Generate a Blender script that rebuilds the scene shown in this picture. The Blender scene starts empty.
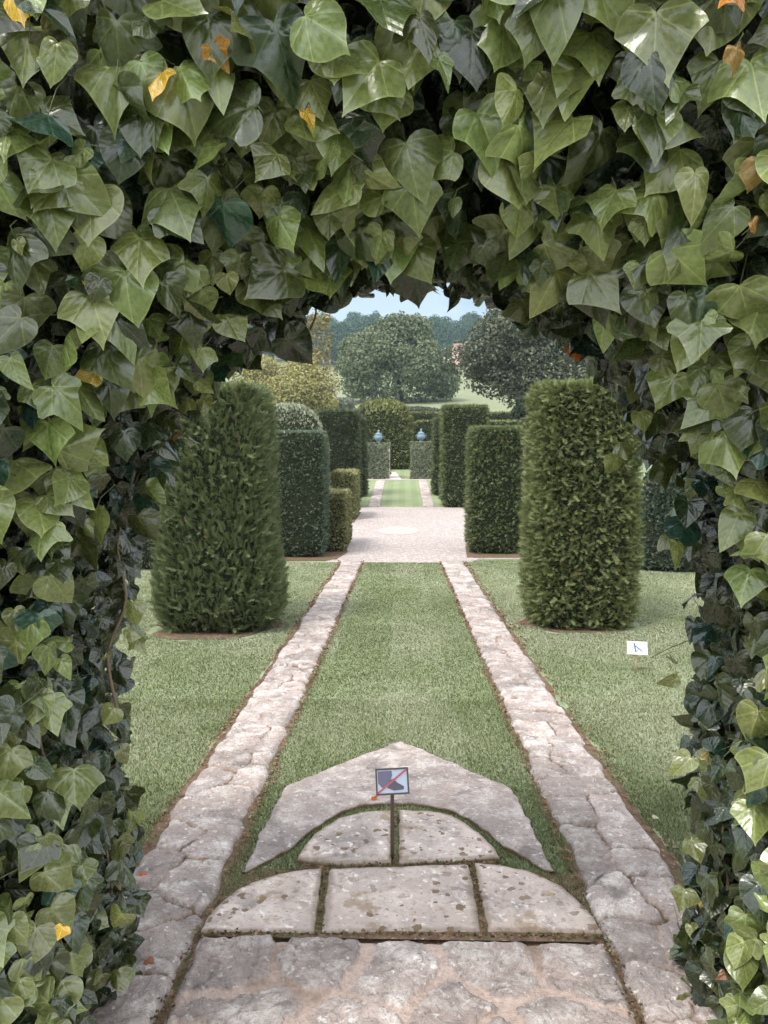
import bpy, math, random
import numpy as np
from mathutils import Vector, Matrix
from mathutils.bvhtree import BVHTree

random.seed(7)
R = np.random.default_rng(11)
S = bpy.context.scene
COL = S.collection
rad = math.radians

# ------------------------------------------------------------------ camera
FPX, EYE = 769.0, 1.53
PITCH, YAW = math.atan(72 / FPX), math.atan(18 / FPX)
cd = bpy.data.cameras.new('camera')
cam = bpy.data.objects.new('camera', cd)
COL.objects.link(cam)
cam.location = (0, 0, EYE)
cam.rotation_euler = (math.pi / 2 - PITCH, 0, YAW)
cd.sensor_fit = 'VERTICAL'
cd.sensor_height = 36.0
cd.sensor_width = 27.0
cd.lens = 36.0 * FPX / 1024
cd.clip_start = 0.05
cd.clip_end = 3000
S.camera = cam

# ------------------------------------------------------------------ sky, sun, exposure
SUN_EL, SUN_AZ = 58.0, 222.0          # azimuth clockwise from +Y: the sun stands behind the camera and to its left
w = bpy.data.worlds.new('World')
S.world = w
w.use_nodes = True
wn, wl = w.node_tree.nodes, w.node_tree.links
wn.clear()
wo = wn.new('ShaderNodeOutputWorld')
bg = wn.new('ShaderNodeBackground')
sky = wn.new('ShaderNodeTexSky')
sky.sky_type = 'NISHITA'
sky.sun_disc = False
sky.sun_elevation = rad(SUN_EL)
sky.sun_rotation = rad(SUN_AZ)
sky.air_density = 1.0
sky.dust_density = 0.6
tc = wn.new('ShaderNodeTexCoord')
mp = wn.new('ShaderNodeMapping')
mp.inputs['Scale'].default_value = (1.0, 1.0, 2.6)
mp.inputs['Location'].default_value = (0.0, 3.3, 0.0)
nz = wn.new('ShaderNodeTexNoise')
nz.inputs['Scale'].default_value = 2.6
nz.inputs['Detail'].default_value = 8
nz.inputs['Roughness'].default_value = 0.58
cr = wn.new('ShaderNodeValToRGB')
cr.color_ramp.elements[0].position = 0.34
cr.color_ramp.elements[1].position = 0.55
cr.color_ramp.elements[0].color = (0.02, 0.02, 0.02, 1)
cr.color_ramp.elements[1].color = (0.95, 0.95, 0.95, 1)
mx = wn.new('ShaderNodeMix')
mx.data_type = 'RGBA'
mx.inputs['B'].default_value = (25.0, 25.8, 26.6, 1)      # cloud
wl.new(tc.outputs['Generated'], mp.inputs['Vector'])
wl.new(mp.outputs['Vector'], nz.inputs['Vector'])
wl.new(nz.outputs['Fac'], cr.inputs['Fac'])
sxyz = wn.new('ShaderNodeSeparateXYZ')
rng = wn.new('ShaderNodeMapRange')                       # the cloud breaks up towards the north
rng.inputs['From Min'].default_value = 0.35
rng.inputs['From Max'].default_value = 0.95
rng.inputs['To Min'].default_value = 1.0
rng.inputs['To Max'].default_value = 0.12
mul = wn.new('ShaderNodeMath')
mul.operation = 'MULTIPLY'
wl.new(tc.outputs['Generated'], sxyz.inputs[0])
wl.new(sxyz.outputs['Y'], rng.inputs['Value'])
wl.new(cr.outputs['Color'], mul.inputs[0])
wl.new(rng.outputs['Result'], mul.inputs[1])
wl.new(mul.outputs[0], mx.inputs['Factor'])
wl.new(sky.outputs['Color'], mx.inputs['A'])
wl.new(mx.outputs['Result'], bg.inputs['Color'])
bg.inputs['Strength'].default_value = 0.047
wl.new(bg.outputs['Background'], wo.inputs['Surface'])

sd = bpy.data.lights.new('sun', 'SUN')
sd.energy = 1.5
sd.angle = rad(16)
sd.color = (1.0, 0.955, 0.88)
sun = bpy.data.objects.new('sun', sd)
COL.objects.link(sun)
_sdir = Vector((math.sin(rad(SUN_AZ)) * math.cos(rad(SUN_EL)), math.cos(rad(SUN_AZ)) * math.cos(rad(SUN_EL)), math.sin(rad(SUN_EL))))
sun.rotation_euler = _sdir.to_track_quat('Z', 'Y').to_euler()
sun.location = _sdir * 50

S.view_settings.view_transform = 'Standard'
S.view_settings.look = 'None'
S.view_settings.exposure = 1.4
S.view_settings.gamma = 1.0
S.view_settings.use_curve_mapping = False
S.cycles.max_bounces = 6
S.cycles.transparent_max_bounces = 4

# ------------------------------------------------------------------ helpers
PROFILE = [(-30, 0.2), (0, 0.0), (3.2, -.13), (13, -.54), (24.9, -.61), (32.4, -.18), (38, .08), (45, .4), (60, 1.8), (250, 25), (340, 41), (420, 47), (700, 20)]
PX_, PZ_ = np.array([a for a, b in PROFILE], float), np.array([b for a, b in PROFILE], float)


def gz(y):
    return float(np.interp(y, PX_, PZ_))


def gzs(y):
    return np.interp(y, PX_, PZ_)


def ray(px, py):
    x, zc = (px - 384) / FPX, (512 - py) / FPX
    y = math.cos(PITCH) + zc * math.sin(PITCH)
    z = -math.sin(PITCH) + zc * math.cos(PITCH)
    return Vector((x * math.cos(YAW) - y * math.sin(YAW), x * math.sin(YAW) + y * math.cos(YAW), z))


def at(px, py, Y):
    """the place in the garden Y metres away that the photograph shows at this spot"""
    r = ray(px, py)
    t = Y / r.y
    return Vector((r.x * t, Y, EYE + r.z * t))


def _h(ix, iy, seed):
    n = (ix.astype(np.int64) * 374761393 + iy.astype(np.int64) * 668265263 + seed * 1442695041) & 0x7fffffff
    n = (n ^ (n >> 13)) * 1274126177 & 0x7fffffff
    return ((n ^ (n >> 16)) & 0xffff) / 65535.0


def vnoise(x, y, seed=0):
    x, y = np.asarray(x, float), np.asarray(y, float)
    ix, iy = np.floor(x), np.floor(y)
    fx, fy = x - ix, y - iy
    fx, fy = fx * fx * (3 - 2 * fx), fy * fy * (3 - 2 * fy)
    a, b = _h(ix, iy, seed), _h(ix + 1, iy, seed)
    c, d = _h(ix, iy + 1, seed), _h(ix + 1, iy + 1, seed)
    return (a * (1 - fx) + b * fx) * (1 - fy) + (c * (1 - fx) + d * fx) * fy


def fbm(x, y, seed=0, oct=4):
    s, a, f = 0, 0.5, 1.0
    for k in range(oct):
        s = s + a * vnoise(np.asarray(x) * f, np.asarray(y) * f, seed + k * 17)
        a *= .5
        f *= 2.03
    return s


def norm(a):
    return a / np.maximum(np.linalg.norm(a, axis=-1, keepdims=True), 1e-9)


def mesh_np(name, V, F, mats, parent=None, smooth=True, cols=None, vecs=None, midx=None, link=True, alpha=None):
    """V (n,3); F: list of face index arrays (m,k); linked as ONE mesh object"""
    me = bpy.data.meshes.new(name)
    V = np.ascontiguousarray(V, dtype=np.float32)
    me.vertices.add(len(V))
    me.vertices.foreach_set('co', V.ravel())
    if not isinstance(F, list):
        F = [F]
    F = [np.asarray(f, dtype=np.int32) for f in F if len(f)]
    loops = np.concatenate([f.ravel() for f in F])
    tot = np.concatenate([np.full(len(f), f.shape[1], np.int32) for f in F])
    start = np.concatenate([[0], np.cumsum(tot)[:-1]]).astype(np.int32)
    me.loops.add(len(loops))
    me.loops.foreach_set('vertex_index', loops)
    me.polygons.add(len(tot))
    me.polygons.foreach_set('loop_start', start)
    me.polygons.foreach_set('loop_total', tot)
    me.polygons.foreach_set('use_smooth', np.full(len(tot), smooth, bool))
    if not isinstance(mats, (list, tuple)):
        mats = [mats]
    for m in mats:
        me.materials.append(m)
    if midx is not None:
        me.polygons.foreach_set('material_index', np.asarray(midx, np.int32))
    if cols is not None:
        a = me.attributes.new('tint', 'FLOAT_COLOR', 'POINT')
        c = np.ones((len(V), 4), np.float32)
        c[:, :3] = cols
        if alpha is not None: c[:, 3] = alpha
        a.data.foreach_set('color', c.ravel())
    if vecs is not None:
        a = me.attributes.new('leaf_xy', 'FLOAT_VECTOR', 'POINT')
        a.data.foreach_set('vector', np.ascontiguousarray(vecs, np.float32).ravel())
    me.update(calc_edges=True)
    me.validate()
    o = bpy.data.objects.new(name, me)
    if link:
        COL.objects.link(o)
    if parent:
        o.parent = parent
    return o


class MB:
    """collects shapes and links them as ONE mesh object"""

    def __init__(s):
        s.v, s.f, s.n = [], {}, 0

    def add(s, V, F):
        V = np.asarray(V, float)
        s.v.append(V)
        for f in F:
            s.f.setdefault(len(f), []).append([i + s.n for i in f])
        s.n += len(V)
        return s

    def box(s, c, d, rot=None, bev=0.0):
        hx, hy, hz = [q / 2 for q in d]
        b = min(bev, hx * .9, hy * .9, hz * .9)
        if b <= 0:
            P = np.array([(x, y, z) for z in (-hz, hz) for y in (-hy, hy) for x in (-hx, hx)])
            Fs = [(0, 2, 3, 1), (4, 5, 7, 6), (0, 1, 5, 4), (2, 6, 7, 3), (0, 4, 6, 2), (1, 3, 7, 5)]
        else:
            r = []
            for z, i in ((-hz, b), (-hz + b, 0), (hz - b, 0), (hz, b)):
                X, Y = hx - i, hy - i
                q = b * .6
                r += [(-X + q, -Y, z), (X - q, -Y, z), (X, -Y + q, z), (X, Y - q, z), (X - q, Y, z), (-X + q, Y, z), (-X, Y - q, z), (-X, -Y + q, z)]
            P = np.array(r)
            Fs = [tuple(range(7, -1, -1)), tuple(range(24, 32))]
            for k in range(3):
                for j in range(8):
                    Fs.append((k * 8 + j, k * 8 + (j + 1) % 8, k * 8 + 8 + (j + 1) % 8, k * 8 + 8 + j))
        if rot is not None:
            P = P @ np.array(rot).T
        return s.add(P + np.array(c), Fs)

    def tube(s, pts, rr, seg=6, caps=True):
        pts = [Vector(p) for p in pts]
        if not hasattr(rr, '__len__'):
            rr = [rr] * len(pts)
        V, up = [], Vector((0.3, 0.2, 1))
        for i, p in enumerate(pts):
            t = (pts[min(i + 1, len(pts) - 1)] - pts[max(i - 1, 0)]).normalized()
            a = t.cross(up)
            if a.length < 1e-3:
                a = t.cross(Vector((1, 0, 0)))
            a.normalize()
            b = t.cross(a)
            for k in range(seg):
                an = 2 * math.pi * k / seg
                V.append(p + (a * math.cos(an) + b * math.sin(an)) * rr[i])
        Fs = []
        for i in range(len(pts) - 1):
            for k in range(seg):
                Fs.append((i * seg + k, i * seg + (k + 1) % seg, (i + 1) * seg + (k + 1) % seg, (i + 1) * seg + k))
        if caps:
            Fs.append(tuple(range(seg - 1, -1, -1)))
            n = (len(pts) - 1) * seg
            Fs.append(tuple(range(n, n + seg)))
        return s.add([tuple(v) for v in V], Fs)

    def lathe(s, prof, c, seg=20):
        V, Fs = [], []
        for r_, z_ in prof:
            for k in range(seg):
                a = 2 * math.pi * k / seg
                V.append((c[0] + r_ * math.cos(a), c[1] + r_ * math.sin(a), c[2] + z_))
        for i in range(len(prof) - 1):
            for k in range(seg):
                Fs.append((i * seg + k, i * seg + (k + 1) % seg, (i + 1) * seg + (k + 1) % seg, (i + 1) * seg + k))
        Fs.append(tuple(range(seg - 1, -1, -1)))
        n = (len(prof) - 1) * seg
        Fs.append(tuple(range(n, n + seg)))
        return s.add(V, Fs)

    def build(s, name, mat, parent=None, smooth=False):
        return mesh_np(name, np.concatenate(s.v), [np.array(f) for f in s.f.values()], mat, parent, smooth)


def tag(o, label=None, cat=None, group=None, kind=None):
    if label: o['label'] = label
    if cat: o['category'] = cat
    if group: o['group'] = group
    if kind: o['kind'] = kind
    return o


def thing(name, label, cat, loc=(0, 0, 0), rz=0, group=None):
    o = bpy.data.objects.new(name, None)
    o.empty_display_size = .1
    COL.objects.link(o)
    o.location = loc
    o.rotation_euler = (0, 0, rz)
    return tag(o, label, cat, group)


# ------------------------------------------------------------------ materials
class NT:
    def __init__(s, name):
        s.m = bpy.data.materials.new(name)
        s.m.use_nodes = True
        s.t = s.m.node_tree
        s.b = s.t.nodes['Principled BSDF']
        s.out = s.t.nodes['Material Output']

    def n(s, typ, **kw):
        nd = s.t.nodes.new(typ)
        for k, v in kw.items():
            if k in nd.inputs and not hasattr(nd, k):
                nd.inputs[k].default_value = v
            else:
                setattr(nd, k, v)
        return nd

    def l(s, a, b):
        s.t.links.new(a, b)

    def math(s, op, a, b=None, c=None, clamp=False):
        nd = s.t.nodes.new('ShaderNodeMath')
        nd.operation = op
        nd.use_clamp = clamp
        for i, q in enumerate((a, b, c)):
            if q is None: continue
            if isinstance(q, (int, float)):
                nd.inputs[i].default_value = q
            else:
                s.l(q, nd.inputs[i])
        return nd.outputs[0]

    def mix(s, f, a, b, mode='MIX'):
        nd = s.t.nodes.new('ShaderNodeMix')
        nd.data_type = 'RGBA'
        nd.blend_type = mode
        for key, q in (('Factor', f), ('A', a), ('B', b)):
            i = nd.inputs[key] if key == 'Factor' else [x for x in nd.inputs if x.name == key and x.type == 'RGBA'][0]
            if isinstance(q, (int, float)):
                i.default_value = q
            elif isinstance(q, tuple):
                i.default_value = (*q, 1)
            else:
                s.l(q, i)
        return [x for x in nd.outputs if x.type == 'RGBA'][0]

    def noise(s, scale, detail=4, rough=.55, vec=None, out='Fac', dist=0.0):
        nd = s.n('ShaderNodeTexNoise', Scale=scale, Detail=detail, Roughness=rough, Distortion=dist)
        if vec is not None: s.l(vec, nd.inputs['Vector'])
        return nd.outputs[out]

    def ramp(s, fac, stops):
        nd = s.t.nodes.new('ShaderNodeValToRGB')
        e = nd.color_ramp.elements
        while len(e) < len(stops): e.new(0.5)
        for q, (p, c) in zip(e, stops):
            q.position = p
            q.color = (c, c, c, 1) if isinstance(c, (int, float)) else (*c, 1)
        s.l(fac, nd.inputs['Fac'])
        return nd.outputs['Color']

    def bump(s, h, strength=.5, dist=.01):
        nd = s.n('ShaderNodeBump', Strength=strength, Distance=dist)
        s.l(h, nd.inputs['Height'])
        s.l(nd.outputs['Normal'], s.b.inputs['Normal'])
        return nd.outputs['Normal']

    def pos(s):
        return s.n('ShaderNodeNewGeometry').outputs['Position']

    def obj(s):
        return s.n('ShaderNodeTexCoord').outputs['Object']

    def tint(s):
        return s.n('ShaderNodeAttribute', attribute_name='tint').outputs['Color']

    def base(s, c, rough=.6, spec=.5):
        if isinstance(c, tuple): s.b.inputs['Base Color'].default_value = (*c, 1)
        else: s.l(c, s.b.inputs['Base Color'])
        s.b.inputs['Roughness'].default_value = rough
        s.b.inputs['Specular IOR Level'].default_value = spec
        return s

    def translucent(s, col, f, scale=1.6):
        tr = s.t.nodes.new('ShaderNodeBsdfTranslucent')
        if isinstance(col, tuple): tr.inputs['Color'].default_value = (*col, 1)
        else:
            s.l(s.mix(1.0, col, (scale, scale * .95, scale * .55), 'MULTIPLY'), tr.inputs['Color'])
        ms = s.t.nodes.new('ShaderNodeMixShader')
        ms.inputs[0].default_value = f
        s.l(s.b.outputs[0], ms.inputs[1])
        s.l(tr.outputs[0], ms.inputs[2])
        s.l(ms.outputs[0], s.out.inputs['Surface'])


def mat_simple(name, c, rough=.6, var=.15, scale=8, bump=0, spec=.4, metal=0):
    t = NT(name)
    f = t.noise(scale, 5, .6, t.obj())
    lo = tuple(q * (1 - var) for q in c)
    hi = tuple(min(1, q * (1 + var)) for q in c)
    t.base(t.mix(f, lo, hi), rough, spec)
    t.b.inputs['Metallic'].default_value = metal
    if bump: t.bump(f, bump, .01)
    return t.m


def mat_leaf():
    """large ivy leaf: pale palmate veins drawn from the leaf's own coordinates"""
    t = NT('ivy_leaf')
    a = t.n('ShaderNodeAttribute', attribute_name='leaf_xy')
    sp = t.n('ShaderNodeSeparateXYZ')
    t.l(a.outputs['Vector'], sp.inputs[0])
    x, y, rnd = sp.outputs
    th = t.math('ARCTAN2', x, y)
    r = t.math('SQRT', t.math('ADD', t.math('MULTIPLY', x, x), t.math('MULTIPLY', y, y)))
    ph = t.math('WRAP', th, rad(24), rad(-24))
    u = t.math('MULTIPLY', r, t.math('COSINE', ph))
    v = t.math('ABSOLUTE', t.math('MULTIPLY', r, t.math('SINE', ph)))
    wmain = t.math('SUBTRACT', .019, t.math('MULTIPLY', r, .010))
    main = t.math('SUBTRACT', 1.0, t.math('DIVIDE', v, wmain), clamp=True)
    st = t.math('PINGPONG', t.math('SUBTRACT', u, t.math('MULTIPLY', v, 1.25)), .105)
    sec = t.math('SUBTRACT', 1.0, t.math('DIVIDE', st, .0085), clamp=True)
    nzz = t.noise(9, 3, .5, a.outputs['Vector'])
    vein = t.math('MAXIMUM', t.math('POWER', main, .6), t.math('MULTIPLY', sec, .26))
    tint = t.tint()
    mott = t.mix(t.ramp(nzz, [(.35, 0.0), (.7, 1.0)]), (0.78, .8, .78), (1.16, 1.14, 1.05))
    blade = t.mix(1.0, tint, mott, 'MULTIPLY')
    # a few specks
    spk = t.ramp(t.noise(34, 2, .5, a.outputs['Vector']), [(.70, 0.0), (.74, 1.0)])
    blade = t.mix(t.math('MULTIPLY', spk, .55), blade, (.16, .15, .08))
    pale = t.mix(1.0, t.mix(1.0, tint, (1.9, 1.8, 1.7), 'MULTIPLY'), (.055, .06, .03), 'ADD')
    colr = t.mix(t.math('MULTIPLY', vein, .72), blade, pale)
    rim = t.n('ShaderNodeAttribute', attribute_name='tint').outputs['Alpha']
    colr = t.mix(t.math('MULTIPLY', t.ramp(rim, [(.80, 0.0), (.97, 1.0)]), .40), colr, pale)
    t.base(colr, .30, .70)
    t.l(t.math('ADD', .17, t.math('MULTIPLY', nzz, .22)), t.b.inputs['Roughness'])
    t.b.inputs['Coat Weight'].default_value = .35
    t.b.inputs['Coat Roughness'].default_value = .16
    quilt = t.math('ADD', t.math('MULTIPLY', st, 1.4), t.math('MULTIPLY', t.math('MINIMUM', v, .06), 4.0))
    hgt = t.math('ADD', quilt, t.math('MULTIPLY', nzz, .25))
    t.bump(hgt, .55, .006)
    t.translucent(tint, .16, 1.9)
    return t.m


def mat_foliage(name, rough=.5, tr=.18, spec=.35):
    t = NT(name)
    t.base(t.tint(), rough, spec)
    if tr: t.translucent(t.tint(), tr)
    return t.m


def stone_colour(t, p, warm=(.43, .345, .310), cool=(.335, .285, .268), pale=(.63, .565, .53), sc=1.0):
    big = t.noise(2.3 * sc, 4, .6, p)
    mid = t.noise(9 * sc, 6, .65, p)
    fine = t.noise(70 * sc, 4, .7, p)
    c = t.mix(t.ramp(big, [(.35, 0.0), (.65, 1.0)]), cool, warm)
    c = t.mix(t.ramp(mid, [(.47, 0.0), (.64, .85)]), c, pale)
    c = t.mix(t.ramp(t.noise(5.5 * sc, 5, .7, p, dist=.6), [(.54, 0.0), (.64, .7)]), c, (.19, .165, .155))
    c = t.mix(t.ramp(fine, [(.30, .62), (.46, 0.0)]), c, (.13, .11, .10))
    c = t.mix(t.ramp(t.noise(38 * sc, 3, .6, p), [(.60, 0.0), (.68, .8)]), c, (.72, .67, .63))
    return c, mid, fine


def mat_rubble():
    """crazy paving: 'tint' carries (stone brightness, joint mask, moss mask)"""
    t = NT('rubble_stone')
    p = t.pos()
    c, mid, fine = stone_colour(t, p)
    sp = t.n('ShaderNodeSeparateColor')
    t.l(t.tint(), sp.inputs[0])
    br, jt, ms = sp.outputs
    g = t.n('ShaderNodeCombineColor')
    for i in range(3): t.l(br, g.inputs[i])
    c = t.mix(1.0, c, g.outputs[0], 'MULTIPLY')
    # flaky layered edges
    ly = t.n('ShaderNodeTexNoise', Scale=7, Detail=7, Roughness=.7, Distortion=1.2)
    t.l(p, ly.inputs['Vector'])
    flk = t.ramp(t.math('PINGPONG', ly.outputs['Fac'], .05), [(0.0, 1.0), (.018, 0.0)])
    c = t.mix(t.math('MULTIPLY', flk, .45), c, (.15, .125, .11))
    mort = t.mix(t.ramp(fine, [(.35, 0.0), (.65, 1.0)]), (.40, .30, .255), (.55, .43, .375))
    c = t.mix(jt, c, mort)
    soil = t.mix(t.noise(45, 4, .6, p), (.05, .032, .018), (.17, .11, .05))
    c = t.mix(ms, c, soil)
    t.base(c, .88, .25)
    h = t.math('ADD', t.math('MULTIPLY', ly.outputs['Fac'], 1.0), t.math('ADD', t.math('MULTIPLY', mid, .5), t.math('MULTIPLY', fine, .22)))
    t.bump(h, .95, .035)
    return t.m


def mat_slab():
    """smooth dressed slabs: pinkish grey, pits and ochre lichen spots"""
    t = NT('slab_stone')
    p = t.pos()
    c, mid, fine = stone_colour(t, p, (.475, .378, .332), (.375, .318, .288), (.565, .48, .435), .8)
    vo = t.n('ShaderNodeTexVoronoi', Scale=26, Randomness=1.0)
    wob = t.mix(.045, p, t.noise(30, 3, .6, p, 'Color'), 'ADD')
    t.l(wob, vo.inputs['Vector'])
    zone = t.ramp(t.noise(3.1, 2, .5, p), [(.42, 0.0), (.54, 1.0)])
    sz = t.n('ShaderNodeSeparateColor')
    t.l(vo.outputs['Color'], sz.inputs[0])
    pit = t.math('LESS_THAN', vo.outputs['Distance'], t.math('MULTIPLY', t.math('POWER', sz.outputs[0], 1.6), .52))
    pit = t.math('MULTIPLY', pit, zone)
    c = t.mix(t.math('MULTIPLY', pit, .88), c, (.14, .09, .05))
    li = t.ramp(t.noise(6.5, 4, .6, p), [(.60, 0.0), (.66, 1.0)])
    c = t.mix(t.math('MULTIPLY', li, .6), c, (.22, .15, .075))
    sp = t.n('ShaderNodeSeparateColor')
    t.l(t.tint(), sp.inputs[0])
    soil = t.mix(t.noise(45, 4, .6, p), (.06, .04, .022), (.2, .14, .07))
    c = t.mix(sp.outputs[2], c, soil)
    t.base(c, .85, .25)
    h = t.math('ADD', t.math('MULTIPLY', mid, .6), t.math('ADD', t.math('MULTIPLY', fine, .3), t.math('MULTIPLY', pit, -.5)))
    t.bump(h, .7, .012)
    return t.m


def mat_ground():
    t = NT('lawn_turf')
    p = t.pos()
    sp = t.n('ShaderNodeSeparateXYZ')
    t.l(p, sp.inputs[0])
    patch = t.noise(1.4, 4, .6, p)
    fine = t.noise(38, 5, .7, p)
    c = t.mix(t.ramp(patch, [(.35, 0.0), (.65, 1.0)]), (.20, .24, .125), (.31, .335, .225))
    c = t.mix(t.ramp(fine, [(.3, .55), (.6, 0.0)]), c, (.055, .08, .03))
    # mowing stripes on the far strip
    strip = t.math('PINGPONG', sp.outputs[0], .225)
    far = t.mix(t.math('GREATER_THAN', strip, .11), (.18, .22, .11), (.215, .255, .135))
    c = t.mix(t.math('MULTIPLY', t.math('GREATER_THAN', sp.outputs[1], 18.0), .7), c, far)
    fld = t.mix(t.noise(.06, 5, .6, p), (.165, .185, .105), (.235, .245, .155))
    fld = t.mix(t.ramp(t.noise(.9, 4, .7, p), [(.4, 0.0), (.7, .5)]), fld, (.14, .17, .08))
    f = t.math('DIVIDE', t.math('SUBTRACT', sp.outputs[1], 42.0), 4.0, clamp=True)
    c = t.mix(f, c, fld)
    t.base(c, .9, .15)
    t.bump(fine, .5, .02)
    return t.m


def mat_gravel():
    t = NT('gravel')
    p = t.pos()
    vo = t.n('ShaderNodeTexVoronoi', Scale=34)
    t.l(p, vo.inputs['Vector'])
    c = t.mix(t.noise(1.1, 4, .6, p), (.285, .24, .225), (.385, .325, .305))
    sz = t.n('ShaderNodeSeparateColor')
    t.l(vo.outputs['Color'], sz.inputs[0])
    c = t.mix(t.ramp(sz.outputs[0], [(0.0, .5), (.55, 0.0)]), c, (.24, .19, .17))
    c = t.mix(t.ramp(sz.outputs[1], [(.6, 0.0), (1.0, .6)]), c, (.68, .62, .59))
    t.base(c, .9, .2)
    t.bump(vo.outputs['Distance'], .6, .015)
    return t.m


def mat_soil():
    t = NT('bare_soil')
    p = t.pos()
    f = t.noise(24, 5, .7, p)
    c = t.mix(t.ramp(f, [(.3, 0.0), (.7, 1.0)]), (.055, .036, .022), (.22, .145, .10))
    c = t.mix(t.ramp(t.noise(60, 3, .6, p), [(.62, 0.0), (.7, .8)]), c, (.42, .29, .2))
    c = t.mix(t.ramp(t.noise(5, 4, .6, p), [(.52, 0.0), (.66, .7)]), c, (.09, .11, .045))
    t.base(c, .95, .1)
    t.bump(f, .9, .02)
    return t.m


M = dict(
    leaf=mat_leaf(),
    yew=mat_foliage('yew_needles', .55, .12, .25),
    box=mat_foliage('box_leaves', .5, .15),
    tree=mat_foliage('tree_leaves', .6, .2, .2),
    grass=mat_foliage('grass_blades', .6, .25, .2),
    rubble=mat_rubble(), slab=mat_slab(), ground=mat_ground(), gravel=mat_gravel(), soil=mat_soil(),
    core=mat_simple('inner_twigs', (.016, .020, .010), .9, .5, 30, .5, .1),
    ivycore=mat_simple('ivy_tangle', (.018, .017, .012), .95, .6, 26, .8, .05),
    bark=mat_simple('bark', (.11, .09, .07), .9, .4, 14, .8, .1),
    stem=mat_simple('ivy_stem', (.20, .15, .10), .85, .45, 22, .5, .2),
    greenstem=mat_simple('green_stem', (.14, .15, .06), .6, .3, 20, 0, .3),
    rust=mat_simple('rusted_steel', (.10, .055, .045), .7, .4, 60, .3, .4),
    darkmetal=mat_simple('dark_frame', (.07, .05, .055), .5, .2, 40, .1, .5),
    white=mat_simple('white_card', (.80, .82, .86), .45, .04, 10),
    pictblue=mat_simple('print_pale_blue', (.56, .63, .76), .4, .06, 20),
    pictdark=mat_simple('print_dark_boot', (.09, .085, .12), .4, .15, 30),
    pictpurple=mat_simple('print_purple', (.15, .135, .22), .4, .1, 30),
    red=mat_simple('print_red', (.50, .10, .11), .4, .1, 20),
    ink=mat_simple('blue_ink', (.10, .13, .25), .5, .1, 20),
    wood=mat_simple('stake_wood', (.42, .32, .22), .8, .25, 30, .3),
    lead=mat_simple('blue_grey_lead', (.15, .22, .28), .7, .35, 12, .4, .3),
    palestone=mat_simple('pale_dressed_stone', (.58, .52, .47), .85, .2, 9, .4, .2),
    circle=mat_simple('pale_paving', (.395, .345, .325), .85, .15, 9, .4, .2),
    pinkwall=mat_simple('pink_render', (.62, .34, .28), .9, .08, 2),
    whitewall=mat_simple('white_render', (.72, .72, .72), .9, .06, 2),
    rooftile=mat_simple('roof_tiles', (.22, .13, .10), .85, .3, 4, .3),
    pane=mat_simple('dark_glass', (.03, .035, .045), .15, .1, 2),
    orange=mat_foliage('withered_leaf', .6, .25, .3),
)

# ------------------------------------------------------------------ ground
xs = np.concatenate([[-480, -300, -200, -140, -100, -70, -50, -35, -25, -18, -12], np.arange(-9, 9.01, .75), [12, 18, 25, 35, 50, 70, 100, 140, 200, 300, 480]])
ys = np.concatenate([[-30, -12, -5, -2], np.arange(0, 46, .5), np.arange(46, 120, 3), np.arange(120, 460, 10), [500, 560, 640, 700]])
GX, GY = np.meshgrid(xs, ys)
GZ = gzs(GY) + np.clip((GY - 50) / 80, 0, 1) * (fbm(GX / 60 + 9, GY / 60, 3) - .5) * 5
GZ = np.where(GY > 250, GZ - np.clip((np.abs(GX - 10) - 120) / 300, 0, 1) * 20, GZ)
nx = len(xs)


def grid_faces(nr, nc):
    i = np.arange(nr - 1)[:, None] * nc + np.arange(nc - 1)[None, :]
    i = i.ravel()
    return np.stack([i, i + 1, i + nc + 1, i + nc], 1)


tag(mesh_np('ground', np.stack([GX, GY, GZ], -1).reshape(-1, 3), grid_faces(len(ys), nx), M['ground']), kind='structure')


def ground_height(x, y):
    z = gz(y) + min(max((y - 50) / 80, 0), 1) * float(fbm(x / 60 + 9, y / 60, 3) - .5) * 5
    if y > 250: z -= min(max((abs(x - 10) - 120) / 300, 0), 1) * 20
    return z


def sheet(name, poly, mat, lift, kind='structure', step=.4):
    """flat-lying sheet following the ground, from an outline of (x, y): centre fan with rings"""
    P = np.array(poly, float)
    Q = []
    for a, b in zip(P, np.roll(P, -1, 0)):
        k = max(1, int(np.linalg.norm(b - a) / step))
        Q += [a + (b - a) * i / k for i in range(k)]
    Q = np.array(Q)
    c = Q.mean(0)
    fr = [1, .8, .6, .4, .2, .05]
    V = np.concatenate([c + (Q - c) * f for f in fr])
    n = len(Q)
    Fq = [(a * n + i, a * n + (i + 1) % n, (a + 1) * n + (i + 1) % n, (a + 1) * n + i) for a in range(len(fr) - 1) for i in range(n)]
    Vz = np.column_stack([V, gzs(V[:, 1]) + lift])
    m = MB().add(Vz, Fq)
    m.add(Vz[-n:], [tuple(range(n))])
    return tag(m.build(name, mat, None, True), kind=kind)


def rect_sheet(name, x0, x1, y0, y1, mat, lift, nx=2, dy=.25, wob=0, seed=0):
    yy = np.arange(y0, y1 + dy * .5, dy)
    tt = np.linspace(0, 1, nx)
    T, Y = np.meshgrid(tt, yy)
    a = x0 + wob * (fbm(yy * 3, yy * 0 + .5, seed) - .5)
    b = x1 + wob * (fbm(yy * 3, yy * 0 + 3.5, seed + 5) - .5)
    X = a[:, None] * (1 - T) + b[:, None] * T
    return tag(mesh_np(name, np.stack([X, Y, gzs(Y) + lift], -1).reshape(-1, 3), grid_faces(len(yy), nx), mat), kind='structure')


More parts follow.
